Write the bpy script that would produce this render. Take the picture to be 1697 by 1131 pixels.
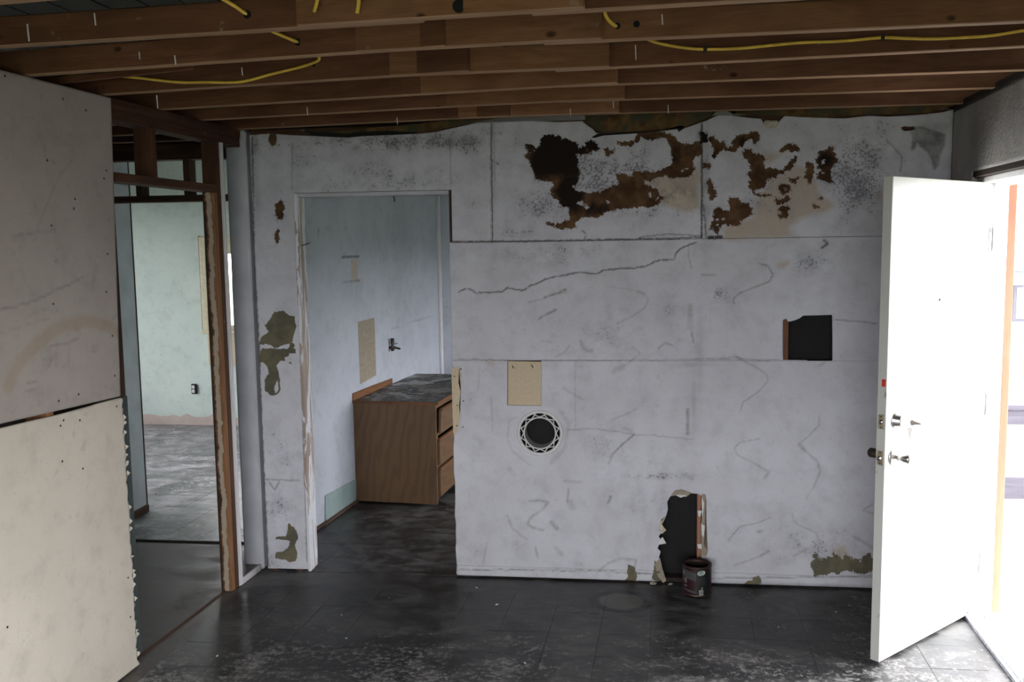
import bpy, bmesh, math, random
import numpy as np
from mathutils import Vector, Matrix

random.seed(7)
rng = np.random.default_rng(3)
C = bpy.context.scene.collection
for o in list(bpy.data.objects):
    bpy.data.objects.remove(o)

# ------------------------------------------------------------------ camera
FPX = 1519.77
CAM = np.array([-0.0473, -4.6537, 1.7542])
FW = np.array([-0.12339402, 0.98681942, -0.10469649])
RT = np.array([0.99235745, 0.1226219, -0.01380469])
UP = np.array([7.84651836e-04, 1.05599755e-01, 9.94408405e-01])
cd = bpy.data.cameras.new('camera')
cam = bpy.data.objects.new('camera', cd); C.objects.link(cam)
cd.sensor_fit = 'HORIZONTAL'; cd.sensor_width = 36; cd.lens = FPX * 36 / 1697
cd.clip_start = 0.05; cd.clip_end = 300
cam.matrix_world = Matrix(((RT[0], UP[0], -FW[0], CAM[0]), (RT[1], UP[1], -FW[1], CAM[1]), (RT[2], UP[2], -FW[2], CAM[2]), (0, 0, 0, 1)))
bpy.context.scene.camera = cam

# ------------------------------------------------------------------ world, light, exposure
sc = bpy.context.scene
sc.view_settings.view_transform = 'Standard'
sc.view_settings.look = 'None'
sc.view_settings.gamma = 1
sc.view_settings.use_curve_mapping = False
sc.view_settings.exposure = 1.0
SKY = 9.0
w = bpy.data.worlds.new('overcast_sky'); sc.world = w; w.use_nodes = True
nt = w.node_tree; nt.nodes.clear()
wo = nt.nodes.new('ShaderNodeOutputWorld'); bg = nt.nodes.new('ShaderNodeBackground')
tc = nt.nodes.new('ShaderNodeTexCoord'); sp = nt.nodes.new('ShaderNodeSeparateXYZ')
cr = nt.nodes.new('ShaderNodeValToRGB')
cr.color_ramp.elements[0].position = 0.0; cr.color_ramp.elements[0].color = (0.80, 0.80, 0.82, 1)
cr.color_ramp.elements[1].position = 0.8; cr.color_ramp.elements[1].color = (0.98, 0.98, 1.0, 1)
nt.links.new(tc.outputs['Generated'], sp.inputs[0]); nt.links.new(sp.outputs['Z'], cr.inputs[0])
nt.links.new(cr.outputs[0], bg.inputs['Color']); bg.inputs['Strength'].default_value = SKY
nt.links.new(bg.outputs[0], wo.inputs[0])

def portal(name, c, nrm, sx, sy):
    l = bpy.data.lights.new(name, 'AREA'); l.shape = 'RECTANGLE'; l.size = sx; l.size_y = sy
    l.cycles.is_portal = True
    o = bpy.data.objects.new(name, l); C.objects.link(o)
    o.location = c
    o.rotation_euler = Vector(nrm).to_track_quat('-Z', 'Y').to_euler()
    return o
WIN_REAR = (-2.0, 1.1, .40, 2.05)       # x0, x1, z0, z1; unseen windows, sized to brighten the rooms
WIN_RIGHT = (-5.3, -3.6, .30, 1.75)    # along the wall, z0, z1
WIN_WEST = (.5, 3.8, .20, 2.25)
WIN_KIT = (.5, 3.0, .50, 1.70)
portal('door_daylight_portal', (1.70, -0.70, 1.0), (-1, 0, 0), 1.05, 2.1)
portal('window_daylight_portal', (1.475, (WIN_RIGHT[0] + WIN_RIGHT[1]) / 2, (WIN_RIGHT[2] + WIN_RIGHT[3]) / 2), (-1, .06, 0), WIN_RIGHT[1] - WIN_RIGHT[0] + .1, WIN_RIGHT[3] - WIN_RIGHT[2] + .1)
portal('window_daylight_portal', ((WIN_REAR[0] + WIN_REAR[1]) / 2, -6.34, (WIN_REAR[2] + WIN_REAR[3]) / 2), (0, 1, 0), WIN_REAR[1] - WIN_REAR[0] + .1, WIN_REAR[3] - WIN_REAR[2] + .1)
portal('window_daylight_portal', (-3.68, 4.12, 1.38), (0, -1, 0), 1.05, .95)
portal('window_daylight_portal', (-6.24, (WIN_WEST[0] + WIN_WEST[1]) / 2, (WIN_WEST[2] + WIN_WEST[3]) / 2), (1, 0, 0), WIN_WEST[1] - WIN_WEST[0] + .1, WIN_WEST[3] - WIN_WEST[2] + .1)
portal('window_daylight_portal', (1.79, (WIN_KIT[0] + WIN_KIT[1]) / 2, (WIN_KIT[2] + WIN_KIT[3]) / 2), (-1, 0, 0), WIN_KIT[1] - WIN_KIT[0] + .1, WIN_KIT[3] - WIN_KIT[2] + .1)

# ------------------------------------------------------------------ geometry helpers
def ray(x, y): return FW + RT * (x - 848.5) / FPX - UP * (y - 565.5) / FPX
def onz(x, y, z=0.0):
    d = ray(x, y); return CAM + d * (z - CAM[2]) / d[2]
def ony(x, y, Y=0.0):
    d = ray(x, y); return CAM + d * (Y - CAM[1]) / d[1]
def onv(x, y, A, B):
    n = np.array([-(B[1] - A[1]), B[0] - A[0], 0.0]); d = ray(x, y)
    return CAM + d * (n[0] * (A[0] - CAM[0]) + n[1] * (A[1] - CAM[1])) / (n @ d)

def link(o, parent=None, mat=None):
    C.objects.link(o)
    if mat is not None and o.data is not None and not o.data.materials: o.data.materials.append(mat)
    if parent is not None:
        o.parent = parent; o.matrix_parent_inverse = parent.matrix_basis.inverted()
    return o
def mesh(name, V, F, mat, parent=None, smooth=False):
    me = bpy.data.meshes.new(name); me.from_pydata([tuple(map(float, v)) for v in V], [], F); me.update()
    if smooth: me.polygons.foreach_set('use_smooth', [True] * len(me.polygons))
    return link(bpy.data.objects.new(name, me), parent, mat)
def frombm(name, bm, mat, parent=None, smooth=False, M=None):
    me = bpy.data.meshes.new(name); bmesh.ops.recalc_face_normals(bm, faces=bm.faces); bm.to_mesh(me); bm.free()
    if smooth: me.polygons.foreach_set('use_smooth', [True] * len(me.polygons))
    o = bpy.data.objects.new(name, me)
    if M is not None: o.matrix_basis = M
    return link(o, parent, mat)
def tag(o, label=None, cat=None, group=None, kind=None):
    if label: o['label'] = label
    if cat: o['category'] = cat
    if group: o['group'] = group
    if kind: o['kind'] = kind
    return o
def empty(name, loc=(0, 0, 0), **k):
    o = bpy.data.objects.new(name, None); o.location = loc; C.objects.link(o); o.empty_display_size = .05
    return tag(o, **k)
def boxbm(sx, sy, sz, bev=0.0, bm=None, c=(0, 0, 0)):
    b = bm or bmesh.new()
    r = bmesh.ops.create_cube(b, size=1.0)
    bmesh.ops.scale(b, vec=(sx, sy, sz), verts=r['verts']); bmesh.ops.translate(b, vec=c, verts=r['verts'])
    if bev:
        es = list({e for v in r['verts'] for e in v.link_edges})
        bmesh.ops.bevel(b, geom=es, offset=bev, segments=1, affect='EDGES')
    return b
def box(name, c, s, mat, parent=None, rz=0.0, bev=0.0):
    return frombm(name, boxbm(s[0], s[1], s[2], bev), mat, parent, M=Matrix.Translation(c) @ Matrix.Rotation(rz, 4, 'Z'))
def board(name, A, B, wd, ht, mat, parent=None, bev=0.002, roll=0.0, up=(0, 0, 1)):
    """a board from A to B (centre line), wd wide sideways and ht tall; local X runs with the grain"""
    A = Vector(A); B = Vector(B); x = (B - A).normalized(); u = Vector(up)
    if abs(x.dot(u)) > .99: u = Vector((0, 1, 0))
    y = u.cross(x).normalized(); z = x.cross(y)
    M = Matrix(((x.x, y.x, z.x, 0), (x.y, y.y, z.y, 0), (x.z, y.z, z.z, 0), (0, 0, 0, 1)))
    M = Matrix.Translation((A + B) / 2) @ M @ Matrix.Rotation(roll, 4, 'X')
    return frombm(name, boxbm((B - A).length, wd, ht, bev), mat, parent, M=M)
def tube(name, pts, r, mat, parent=None, n=8, smooth_iter=2):
    P = [Vector(p) for p in pts]
    for _ in range(smooth_iter):
        Q = [P[0]]
        for a, b in zip(P, P[1:]): Q += [a * .75 + b * .25, a * .25 + b * .75]
        P = Q + [P[-1]]
    V = []; F = []; t0 = (P[1] - P[0]).normalized(); u = t0.orthogonal().normalized()
    for i, p in enumerate(P):
        t = (P[min(i + 1, len(P) - 1)] - P[max(i - 1, 0)]).normalized()
        u = (u - t * u.dot(t)).normalized(); v = t.cross(u)
        for k in range(n):
            a = 2 * math.pi * k / n; V.append(p + (u * math.cos(a) + v * math.sin(a)) * r)
        if i:
            b = (i - 1) * n
            for k in range(n): F.append((b + k, b + (k + 1) % n, b + n + (k + 1) % n, b + n + k))
    F.append(tuple(range(n))[::-1]); F.append(tuple(range(len(V) - n, len(V))))
    return mesh(name, V, F, mat, parent, True)
def lathe(name, prof, mat, parent=None, M=None, n=32, smooth=True):
    """profile (r, z) round local Z"""
    V = []; F = []
    for r, z in prof:
        for k in range(n):
            a = 2 * math.pi * k / n; V.append((r * math.cos(a), r * math.sin(a), z))
    for i in range(len(prof) - 1):
        for k in range(n): F.append((i * n + k, i * n + (k + 1) % n, (i + 1) * n + (k + 1) % n, (i + 1) * n + k))
    me = bpy.data.meshes.new(name); me.from_pydata(V, [], F); me.update()
    b = bmesh.new(); b.from_mesh(me); bmesh.ops.remove_doubles(b, verts=b.verts, dist=1e-6); bmesh.ops.recalc_face_normals(b, faces=b.faces); b.to_mesh(me); b.free()
    if smooth: me.polygons.foreach_set('use_smooth', [True] * len(me.polygons))
    o = bpy.data.objects.new(name, me)
    if M is not None: o.matrix_basis = M
    return link(o, parent, mat)
def prism(name, poly, thick, mat, parent=None, M=None, jitter=0):
    """flat polygon (x, z) extruded along +Y by thick"""
    n = len(poly); V = [(x, 0, z) for x, z in poly] + [(x, thick, z) for x, z in poly]
    b = bmesh.new(); vs = [b.verts.new(v) for v in V]
    b.faces.new(vs[:n]); b.faces.new(vs[n:][::-1])
    for i in range(n): b.faces.new((vs[i], vs[(i + 1) % n], vs[n + (i + 1) % n], vs[n + i]))
    bmesh.ops.triangulate(b, faces=[f for f in b.faces if len(f.verts) > 4])
    return frombm(name, b, mat, parent, M=M)

# ------------------------------------------------------------------ 2-D distance fields for worn paint
def segd(P, A, B):
    d = B - A; t = np.clip(((P - A) @ d) / (d @ d + 1e-12), 0, 1)
    return np.hypot(*(P - A - t[:, None] * d).T)
def sdf(P, poly):
    poly = np.array(poly, float); D = np.full(len(P), 1e9); ins = np.zeros(len(P), bool)
    for a, b in zip(poly, np.roll(poly, -1, 0)):
        D = np.minimum(D, segd(P, a, b))
        if a[1] != b[1]:
            c = ((a[1] > P[:, 1]) != (b[1] > P[:, 1])) & (P[:, 0] < (b[0] - a[0]) * (P[:, 1] - a[1]) / (b[1] - a[1]) + a[0]); ins ^= c
    return np.where(ins, -D, D)
def near(P, pts, m):
    pts = np.array(pts); lo = pts.min(0) - m; hi = pts.max(0) + m
    return np.where(((P >= lo) & (P <= hi)).all(1))[0]
def f_union(P, polys, cut=()):
    f = np.full(len(P), .3)
    for q in polys:
        i = near(P, q, .1)
        if len(i): f[i] = np.minimum(f[i], sdf(P[i], q))
    for q in cut:
        i = near(P, q, .1)
        if len(i): f[i] = np.maximum(f[i], -sdf(P[i], q))
    return f
def f_lines(P, lines):
    """lines: (points, half width, strength) -> intensity 0..1"""
    f = np.zeros(len(P))
    for pts, wd, s in lines:
        pts = np.array(pts, float); i = near(P, pts, wd * 3)
        if not len(i): continue
        d = np.full(len(i), 1e9)
        for a, b in zip(pts, pts[1:]): d = np.minimum(d, segd(P[i], a, b))
        f[i] = np.maximum(f[i], s * np.clip(1.6 - d / wd, 0, 1))
    return f
def jag(pts, closed=True, step=.010, amp=.0030, seed=1):
    r = random.Random(seed + len(pts)); pts = [tuple(p) for p in pts]; out = []
    for (x0, z0), (x1, z1) in zip(pts, pts[1:] + ([pts[0]] if closed else [])):
        n = max(1, int(math.hypot(x1 - x0, z1 - z0) / step))
        for k in range(n): out.append((x0 + (x1 - x0) * k / n + r.uniform(-amp, amp), z0 + (z1 - z0) * k / n + r.uniform(-amp, amp)))
    if not closed: out.append(pts[-1])
    return out
def f_blobs(P, blobs):
    f = np.zeros(len(P))
    for x, z, rx, rz, s in blobs:
        f = np.maximum(f, s * np.exp(-((P[:, 0] - x) / rx) ** 2 - ((P[:, 1] - z) / rz) ** 2))
    return f
def sheet(name, outer, holes, place, thick, cell, fields, mat, parent):
    """a board sheet as a fine grid cut to an outline; place(u, z, depth) -> world; worn areas are stored as point attributes"""
    outer = np.array(outer, float); holes = [np.array(h, float) for h in holes]
    lo = outer.min(0); hi = outer.max(0); nx, nz = [max(2, int(round(v / cell))) for v in (hi - lo)]
    us = np.linspace(lo[0], hi[0], nx + 1); zs = np.linspace(lo[1], hi[1], nz + 1)
    U, Z = np.meshgrid(us, zs, indexing='ij'); P = np.c_[U.ravel(), Z.ravel()]
    cc = np.c_[((U[1:, 1:] + U[:-1, :-1]) / 2).ravel(), ((Z[1:, 1:] + Z[:-1, :-1]) / 2).ravel()]
    s = sdf(cc, outer)
    for h in holes:
        i = near(cc, h, .03); s[i] = np.maximum(s[i], -sdf(cc[i], h))
    keep = (s < 0).reshape(nx, nz)
    I, J = np.where(keep); a = I * (nz + 1) + J; Q = np.c_[a, a + nz + 1, a + nz + 2, a + 1]
    used = np.unique(Q); remap = -np.ones(len(P), int); remap[used] = np.arange(len(used)); P = P[used]; Q = remap[Q]
    E = np.vstack([Q[:, [k, (k + 1) % 4]] for k in range(4)]); N = len(P)
    key = E[:, 0].astype(np.int64) * N + E[:, 1]; rev = E[:, 1].astype(np.int64) * N + E[:, 0]
    Bd = E[~np.isin(key, rev)]
    bv = np.unique(Bd); q = P[bv].copy(); best = np.full(len(bv), 1e9); tgt = q.copy()
    for poly in [outer] + holes:
        for A, B in zip(poly, np.roll(poly, -1, 0)):
            d = B - A; t = np.clip(((q - A) @ d) / (d @ d + 1e-12), 0, 1); c = A + t[:, None] * d; dd = np.hypot(*(q - c).T)
            m = dd < best; best[m] = dd[m]; tgt[m] = c[m]
    m = best < cell * .95; P[bv[m]] = tgt[m]
    W = place(P[:, 0], P[:, 1], 0.0)
    off = -np.ones(N, int); off[bv] = N + np.arange(len(bv))
    Wb = place(P[bv, 0], P[bv, 1], thick)
    V = np.vstack([W, Wb]); S = np.c_[Bd[:, 1], Bd[:, 0], off[Bd[:, 0]], off[Bd[:, 1]]]
    F = np.vstack([Q, S])
    me = bpy.data.meshes.new(name); me.vertices.add(len(V)); me.vertices.foreach_set('co', V.ravel())
    me.loops.add(F.size); me.loops.foreach_set('vertex_index', F.ravel().astype(np.int32))
    me.polygons.add(len(F)); me.polygons.foreach_set('loop_start', np.arange(0, F.size, 4, dtype=np.int32))
    me.update(calc_edges=True); me.validate()
    PP = np.vstack([P, P[bv]])
    for k, fn in fields.items():
        at = me.attributes.new(k, 'FLOAT', 'POINT'); at.data.foreach_set('value', fn(PP).astype(np.float32))
    edge = np.zeros(len(V)); edge[N:] = 1
    at = me.attributes.new('cut', 'FLOAT', 'POINT'); at.data.foreach_set('value', edge.astype(np.float32))
    return link(bpy.data.objects.new(name, me), parent, mat)

# ------------------------------------------------------------------ material helpers
class NT:
    def __init__(s, name, rough=.8, spec=.3, metal=0.0):
        s.m = bpy.data.materials.new(name); s.m.use_nodes = True; s.t = s.m.node_tree; s.t.nodes.clear()
        s.o = s.n('ShaderNodeOutputMaterial'); s.b = s.n('ShaderNodeBsdfPrincipled'); s.l(s.b.outputs[0], s.o.inputs[0])
        s.b.inputs['Roughness'].default_value = rough; s.b.inputs['Specular IOR Level'].default_value = spec; s.b.inputs['Metallic'].default_value = metal
        s.h = None
    def n(s, t): return s.t.nodes.new(t)
    def l(s, a, b): s.t.links.new(a, b)
    def put(s, v, i):
        if hasattr(v, 'links') or isinstance(v, bpy.types.NodeSocket): s.l(v, i)
        elif isinstance(v, (tuple, list)): i.default_value = tuple(v) + (1,) if len(v) == 3 and len(i.default_value) == 4 else tuple(v)
        else: i.default_value = v
    def pos(s): return s.n('ShaderNodeNewGeometry').outputs['Position']
    def obj(s): return s.n('ShaderNodeTexCoord').outputs['Object']
    def map(s, v, sc=(1, 1, 1), loc=(0, 0, 0), rot=(0, 0, 0)):
        m = s.n('ShaderNodeMapping'); s.l(v, m.inputs[0]); m.inputs['Scale'].default_value = sc; m.inputs['Rotation'].default_value = rot
        s.put(loc, m.inputs['Location']); return m.outputs[0]
    def noise(s, v, scale, det=4, rough=.6, dist=0.0, w=None):
        m = s.n('ShaderNodeTexNoise'); s.l(v, m.inputs['Vector']); m.inputs['Scale'].default_value = scale
        m.inputs['Detail'].default_value = det; m.inputs['Roughness'].default_value = rough; m.inputs['Distortion'].default_value = dist
        return m.outputs['Fac']
    def vor(s, v, scale, feat='F1', rnd=1.0):
        m = s.n('ShaderNodeTexVoronoi'); m.feature = feat; s.l(v, m.inputs['Vector']); m.inputs['Scale'].default_value = scale; m.inputs['Randomness'].default_value = rnd
        return m.outputs['Distance']
    def math(s, op, a, b=0.0, c=0.0, clamp=False):
        m = s.n('ShaderNodeMath'); m.operation = op; m.use_clamp = clamp
        s.put(a, m.inputs[0]); s.put(b, m.inputs[1]); s.put(c, m.inputs[2]); return m.outputs[0]
    def ramp(s, v, lo, hi, a=0.0, b=1.0, smooth=True):
        m = s.n('ShaderNodeMapRange'); m.interpolation_type = 'SMOOTHSTEP' if smooth else 'LINEAR'
        s.put(v, m.inputs[0]); m.inputs[1].default_value = lo; m.inputs[2].default_value = hi; m.inputs[3].default_value = a; m.inputs[4].default_value = b
        return m.outputs[0]
    def mix(s, f, a, b, mode='MIX'):
        m = s.n('ShaderNodeMix'); m.data_type = 'RGBA'; m.blend_type = mode; s.put(f, m.inputs[0]); s.put(a, m.inputs[6]); s.put(b, m.inputs[7]); return m.outputs[2]
    def attr(s, k):
        m = s.n('ShaderNodeAttribute'); m.attribute_name = k; return m.outputs['Fac']
    def rnd(s): return s.n('ShaderNodeObjectInfo').outputs['Random']
    def col(s, v): s.put(v, s.b.inputs['Base Color']); return s
    def rough(s, v): s.put(v, s.b.inputs['Roughness']); return s
    def bump(s, h, st=.3, d=.01):
        m = s.n('ShaderNodeBump'); m.inputs['Strength'].default_value = st; m.inputs['Distance'].default_value = d; s.put(h, m.inputs['Height'])
        if s.h is not None: s.l(s.h, m.inputs['Normal'])
        s.h = m.outputs[0]; s.l(s.h, s.b.inputs['Normal']); return s

def plain(name, c, rough=.7, spec=.3, metal=0.0, var=.12, scale=30):
    t = NT(name, rough, spec, metal); n = t.noise(t.obj(), scale, 4)
    t.col(t.mix(t.ramp(n, .3, .7), tuple(v * (1 - var) for v in c), tuple(min(1, v * (1 + var)) for v in c))); t.bump(n, .08, .003); return t.m
def wood(name, c1, c2, c3=None, rough=.75, knots=True, streak=18, paint=None, dust=0.0):
    t = NT(name, rough, .25); v = t.obj(); r = t.rnd()
    sh = t.n('ShaderNodeCombineXYZ'); t.l(t.math('MULTIPLY', r, 37.0), sh.inputs[0]); t.l(t.math('MULTIPLY', r, 11.0), sh.inputs[2])
    a = t.n('ShaderNodeVectorMath'); t.l(v, a.inputs[0]); t.l(sh.outputs[0], a.inputs[1]); v = a.outputs[0]
    g = t.noise(t.map(v, (1.2, streak, streak)), 2.2, 6, .65, .8)
    f = t.noise(t.map(v, (3, 90, 90)), 3, 3, .6)
    c = t.mix(t.ramp(g, .3, .72), c1, c2); c = t.mix(t.math('MULTIPLY', t.ramp(f, .45, .75), .35), c, tuple(x * .45 for x in c1))
    big = t.noise(v, 1.6, 3); c = t.mix(t.math('MULTIPLY', t.ramp(big, .45, .7), .6), c, c3 or tuple(x * .4 for x in c1))
    if knots:
        k = t.vor(t.map(v, (1, 0, 1.7)), 6.0); k = t.math('ADD', k, t.math('MULTIPLY', t.math('SUBTRACT', t.noise(v, 60, 2), .5), .05)); c = t.mix(t.math('MULTIPLY', t.ramp(k, .13, .05), t.ramp(t.noise(t.map(v, (1, 0, 0)), 2.0, 1), .42, .5)), c, tuple(x * .22 for x in c1))
    c = t.mix(t.math('MULTIPLY', r, .35), c, tuple(x * .55 for x in c1))
    if dust:
        d = t.noise(t.map(v, (1, 2, 1)), 9, 6, .7); c = t.mix(t.math('MULTIPLY', t.ramp(d, .66, .72), dust), c, (.5, .47, .43))
    if paint:
        p = t.noise(t.map(v, (1.3, 9, 6)), 2.6, 7, .62, .6); pm = t.ramp(p, paint[1], paint[1] + .02); c = t.mix(pm, c, paint[0]); t.bump(pm, .5, .004)
    t.col(c); t.bump(g, .2, .004); return t.m

def worn_paint(name, base=(.70, .70, .73), base2=(.60, .60, .62), speck=.55, under=(.30, .25, .17)):
    """painted plasterboard; reads the wear attributes of the sheet it sits on (missing ones read as 0)"""
    t = NT(name, .78, .25); p = t.pos()
    n1 = t.noise(p, 2.4, 5); n2 = t.noise(p, 9, 6, .65); n3 = t.noise(p, 38, 6, .7); n4 = t.noise(p, 150, 3, .6); n5 = t.noise(p, 75, 4, .65)
    c = t.mix(t.ramp(n1, .3, .72), base, base2)
    c = t.mix(t.math('MULTIPLY', t.ramp(n2, .47, .72), .40), c, tuple(x * .66 for x in base)); c = t.mix(t.math('MULTIPLY', t.ramp(t.noise(p, 20, 6, .7), .58, .72), .35), c, tuple(x * .45 for x in base))
    # soft tan water staining
    tn = t.math('ADD', t.attr('tan'), t.math('MULTIPLY', t.math('SUBTRACT', n2, .5), .09))
    tm = t.math('MULTIPLY', t.ramp(tn, .014, -.022), t.math('GREATER_THAN', t.attr('on'), .5))
    tcol = t.mix(t.ramp(n2, .38, .6), (.50, .42, .31), (.22, .15, .085))
    c = t.mix(t.math('MULTIPLY', tm, .85), c, t.mix(t.ramp(t.attr('tandark'), 0, 1), (.44, .365, .28), tcol))
    # scattered specks of mould
    md = t.attr('mold')
    s1 = t.ramp(t.math('ADD', t.math('ADD', t.math('MULTIPLY', n5, .6), t.math('MULTIPLY', n2, .4)), t.math('MULTIPLY', md, .17)), .655, .715); s2 = t.vor(p, 62); s2 = t.ramp(t.math('SUBTRACT', s2, t.math('MULTIPLY', md, .11)), .12, .04)
    c = t.mix(t.math('MULTIPLY', s1, .75), c, (.06, .055, .06)); c = t.mix(t.math('MULTIPLY', s2, t.ramp(n5, .4, .6, 0, .75)), c, (.05, .04, .035))
    c = t.mix(t.math('MULTIPLY', t.math('MULTIPLY', md, .5), t.ramp(n2, .35, .6)), c, (.26, .26, .30))
    v2 = t.math('MULTIPLY', t.ramp(t.vor(p, 26), .085, .03), t.ramp(n2, .56, .64)); c = t.mix(t.math('MULTIPLY', v2, speck), c, (.07, .06, .05))
    # scuffs: trowel drags and rubs
    sf = t.attr('scuff'); c = t.mix(t.math('MULTIPLY', sf, t.math('MULTIPLY', t.ramp(n3, .32, .58, .35, 1.0), t.ramp(n2, .3, .6, .7, 1.0))), c, (.19, .185, .165))
    ck = t.math('MULTIPLY', t.attr('crack'), t.ramp(n3, .35, .5, .3, 1)); c = t.mix(ck, c, (.05, .04, .035))
    g1 = t.math('MULTIPLY', t.attr('grime'), t.ramp(n2, .3, .65, .5, 1.0)); c = t.mix(g1, c, (.10, .10, .09))
    # olive paper where the paint is off
    gr = t.math('ADD', t.attr('olive'), t.math('MULTIPLY', t.math('SUBTRACT', n3, .5), t.math('ADD', .022, t.math('MULTIPLY', t.attr('spat'), .09)))); gr = t.math('ADD', gr, t.math('MULTIPLY', t.attr('spat'), t.math('MULTIPLY', t.math('SUBTRACT', n5, .5), .07)))
    gm = t.math('MULTIPLY', t.ramp(gr, .001, -.001), t.math('GREATER_THAN', t.attr('on'), .5)); c = t.mix(gm, c, t.mix(t.ramp(n2, .4, .6), (.155, .135, .085), (.10, .095, .065)))
    # brown rotted board
    br = t.math('ADD', t.attr('brown'), t.math('MULTIPLY', t.math('SUBTRACT', n3, .5), .055)); br = t.math('SUBTRACT', br, t.math('MULTIPLY', t.ramp(t.vor(p, 95), .26, .10), .014)); br = t.math('ADD', br, t.math('MULTIPLY', t.math('SUBTRACT', n4, .5), .026)); br = t.math('SUBTRACT', br, .0030)
    bm_ = t.math('MULTIPLY', t.ramp(br, .0008, -.0008), t.math('GREATER_THAN', t.attr('on'), .5))
    dk = t.math('ADD', t.attr('dark'), t.math('MULTIPLY', t.math('SUBTRACT', n2, .5), 1.6))
    bc = t.mix(t.ramp(dk, .2, .75), t.mix(t.ramp(n2, .35, .62), (.135, .075, .036), (.060, .030, .015)), (.016, .010, .008))
    c = t.mix(bm_, c, bc)
    c = t.mix(t.attr('cut'), c, under)
    t.col(c); t.bump(t.math('SUBTRACT', 1.0, t.math('MAXIMUM', bm_, gm)), .5, .004); t.bump(n3, .10, .004); t.bump(t.math('SUBTRACT', 1.0, ck), .3, .003)
    t.rough(t.mix(bm_, (.72,) * 3, (.95,) * 3)); return t.m
def W(x, y): q = ony(x, y); return (float(q[0]), float(q[2]))
def Wz(pts, ox=0, oy=0, s=1.0): return [W(ox + x * s, oy + y * s) for x, y in pts]
A = 0.0585
def XL(y): return -2.035 + A * y
def XR(y): return 1.492 + A * y
def XK(y): return -2.035 + .108 * (y - .03)
def place_back(u, z, d): u = np.asarray(u, float); return np.stack([u, np.zeros_like(u) + d, np.asarray(z, float) + 0 * u], -1)
def place_left(u, z, d): u = np.asarray(u, float); return np.stack([XL(u) + .0065 - d, u, np.asarray(z, float) + 0 * u], -1)
def place_right(u, z, d): u = np.asarray(u, float); return np.stack([XR(u) + d, u, np.asarray(z, float) + 0 * u], -1)
def place_kit(u, z, d): u = np.asarray(u, float); return np.stack([XK(u) - d, u, np.asarray(z, float) + 0 * u], -1)
ANG = -math.atan(A)
MR = Matrix.Translation((1.492, 0, 0)) @ Matrix.Rotation(ANG, 4, 'Z')
ML = Matrix.Translation((-2.035, 0, 0)) @ Matrix.Rotation(ANG, 4, 'Z')
def lbox(name, M, x0, x1, y0, y1, z0, z1, mat, parent=None, bev=0.0):
    dx, dy, dz_ = x1 - x0, y1 - y0, z1 - z0; T = M @ Matrix.Translation(((x0 + x1) / 2, (y0 + y1) / 2, (z0 + z1) / 2))
    if dz_ >= dx and dz_ >= dy: T = T @ Matrix.Rotation(-math.pi / 2, 4, 'Y'); dx, dz_ = dz_, dx      # grain (local X) along the longest side
    elif dy > dx: T = T @ Matrix.Rotation(math.pi / 2, 4, 'Z'); dx, dy = dy, dx
    return frombm(name, boxbm(dx, dy, dz_, bev), mat, parent, M=T)
def slab(name, M, axis, t0, t1, u0, u1, z0, z1, opens, mat, parent=None):
    """wall core with rectangular openings; axis 'y': runs along local y with thickness in x"""
    bm = bmesh.new(); cuts = sorted(opens); u = u0
    def add(a, b, c, d):
        if b - a < 1e-4 or d - c < 1e-4: return
        if axis == 'y': boxbm(t1 - t0, b - a, d - c, 0, bm, ((t0 + t1) / 2, (a + b) / 2, (c + d) / 2))
        else: boxbm(b - a, t1 - t0, d - c, 0, bm, ((a + b) / 2, (t0 + t1) / 2, (c + d) / 2))
    for a, b, c, d in cuts:
        add(u, a, z0, z1); add(a, b, z0, c); add(a, b, d, z1); u = b
    add(u, u1, z0, z1)
    return frombm(name, bm, mat, parent, M=M)
def struct(o): o['kind'] = 'structure'; return o
I4 = Matrix.Identity(4)
HC = 2.367

# ------------------------------------------------------------------ materials
M_back = worn_paint('worn_white_paint', base=(.60, .61, .66), base2=(.52, .525, .565))
M_left = worn_paint('stained_beige_paint', base=(.45, .40, .37), base2=(.40, .35, .32), speck=.35)
M_cream = worn_paint('bare_cream_board', base=(.68, .62, .53), base2=(.62, .565, .48), speck=.3, under=(.66, .62, .48))
M_blue = worn_paint('pale_blue_wall_paint', base=(.46, .49, .55), base2=(.41, .44, .50), speck=.25)
M_mint = worn_paint('pale_mint_wall_paint', base=(.58, .66, .62), base2=(.52, .61, .58), speck=.25)
t = NT('stippled_dirty_wall_paint', .6, .4); p = t.pos(); n = t.noise(p, 55, 5, .6); m = t.noise(p, 5, 5, .65)
c = t.mix(t.ramp(m, .35, .65), (.36, .345, .33), (.27, .255, .245)); c = t.mix(t.math('MULTIPLY', t.ramp(t.vor(p, 16), .07, .03), .8), c, (.04, .035, .03))
t.col(c); t.bump(n, .7, .012); M_right = t.m
M_core = plain('grey_shell_plaster', (.42, .42, .41), .9)
M_dullcore = plain('dull_brown_lining', (.10, .085, .07), .95)  # even dark brown for the wall lining and gable ends
M_joist = wood('joist_fir', (.145, .062, .033), (.25, .115, .062), (.075, .032, .016), dust=.4, streak=9)
M_joistedge = M_joist
M_sister = wood('sister_joist_pine', (.24, .110, .050), (.36, .180, .088), (.14, .06, .03), dust=.2, streak=9)
M_plate = wood('dusty_plate_timber', (.070, .032, .018), (.13, .058, .032), (.04, .02, .012), dust=.8)
M_soffit = wood('joist_underside_painted_light', (.36, .22, .13), (.48, .31, .19), (.28, .16, .09), knots=False)
M_darkstud = wood('dark_stud_timber', (.055, .030, .020), (.11, .058, .036), dust=.3)
t = NT('peeling_post_timber', .75, .25); v = t.obj(); sp_ = t.n('ShaderNodeSeparateXYZ'); t.l(v, sp_.inputs[0]); g = t.noise(t.map(v, (1.2, 18, 18)), 2.2, 6, .65, .8)
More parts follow.
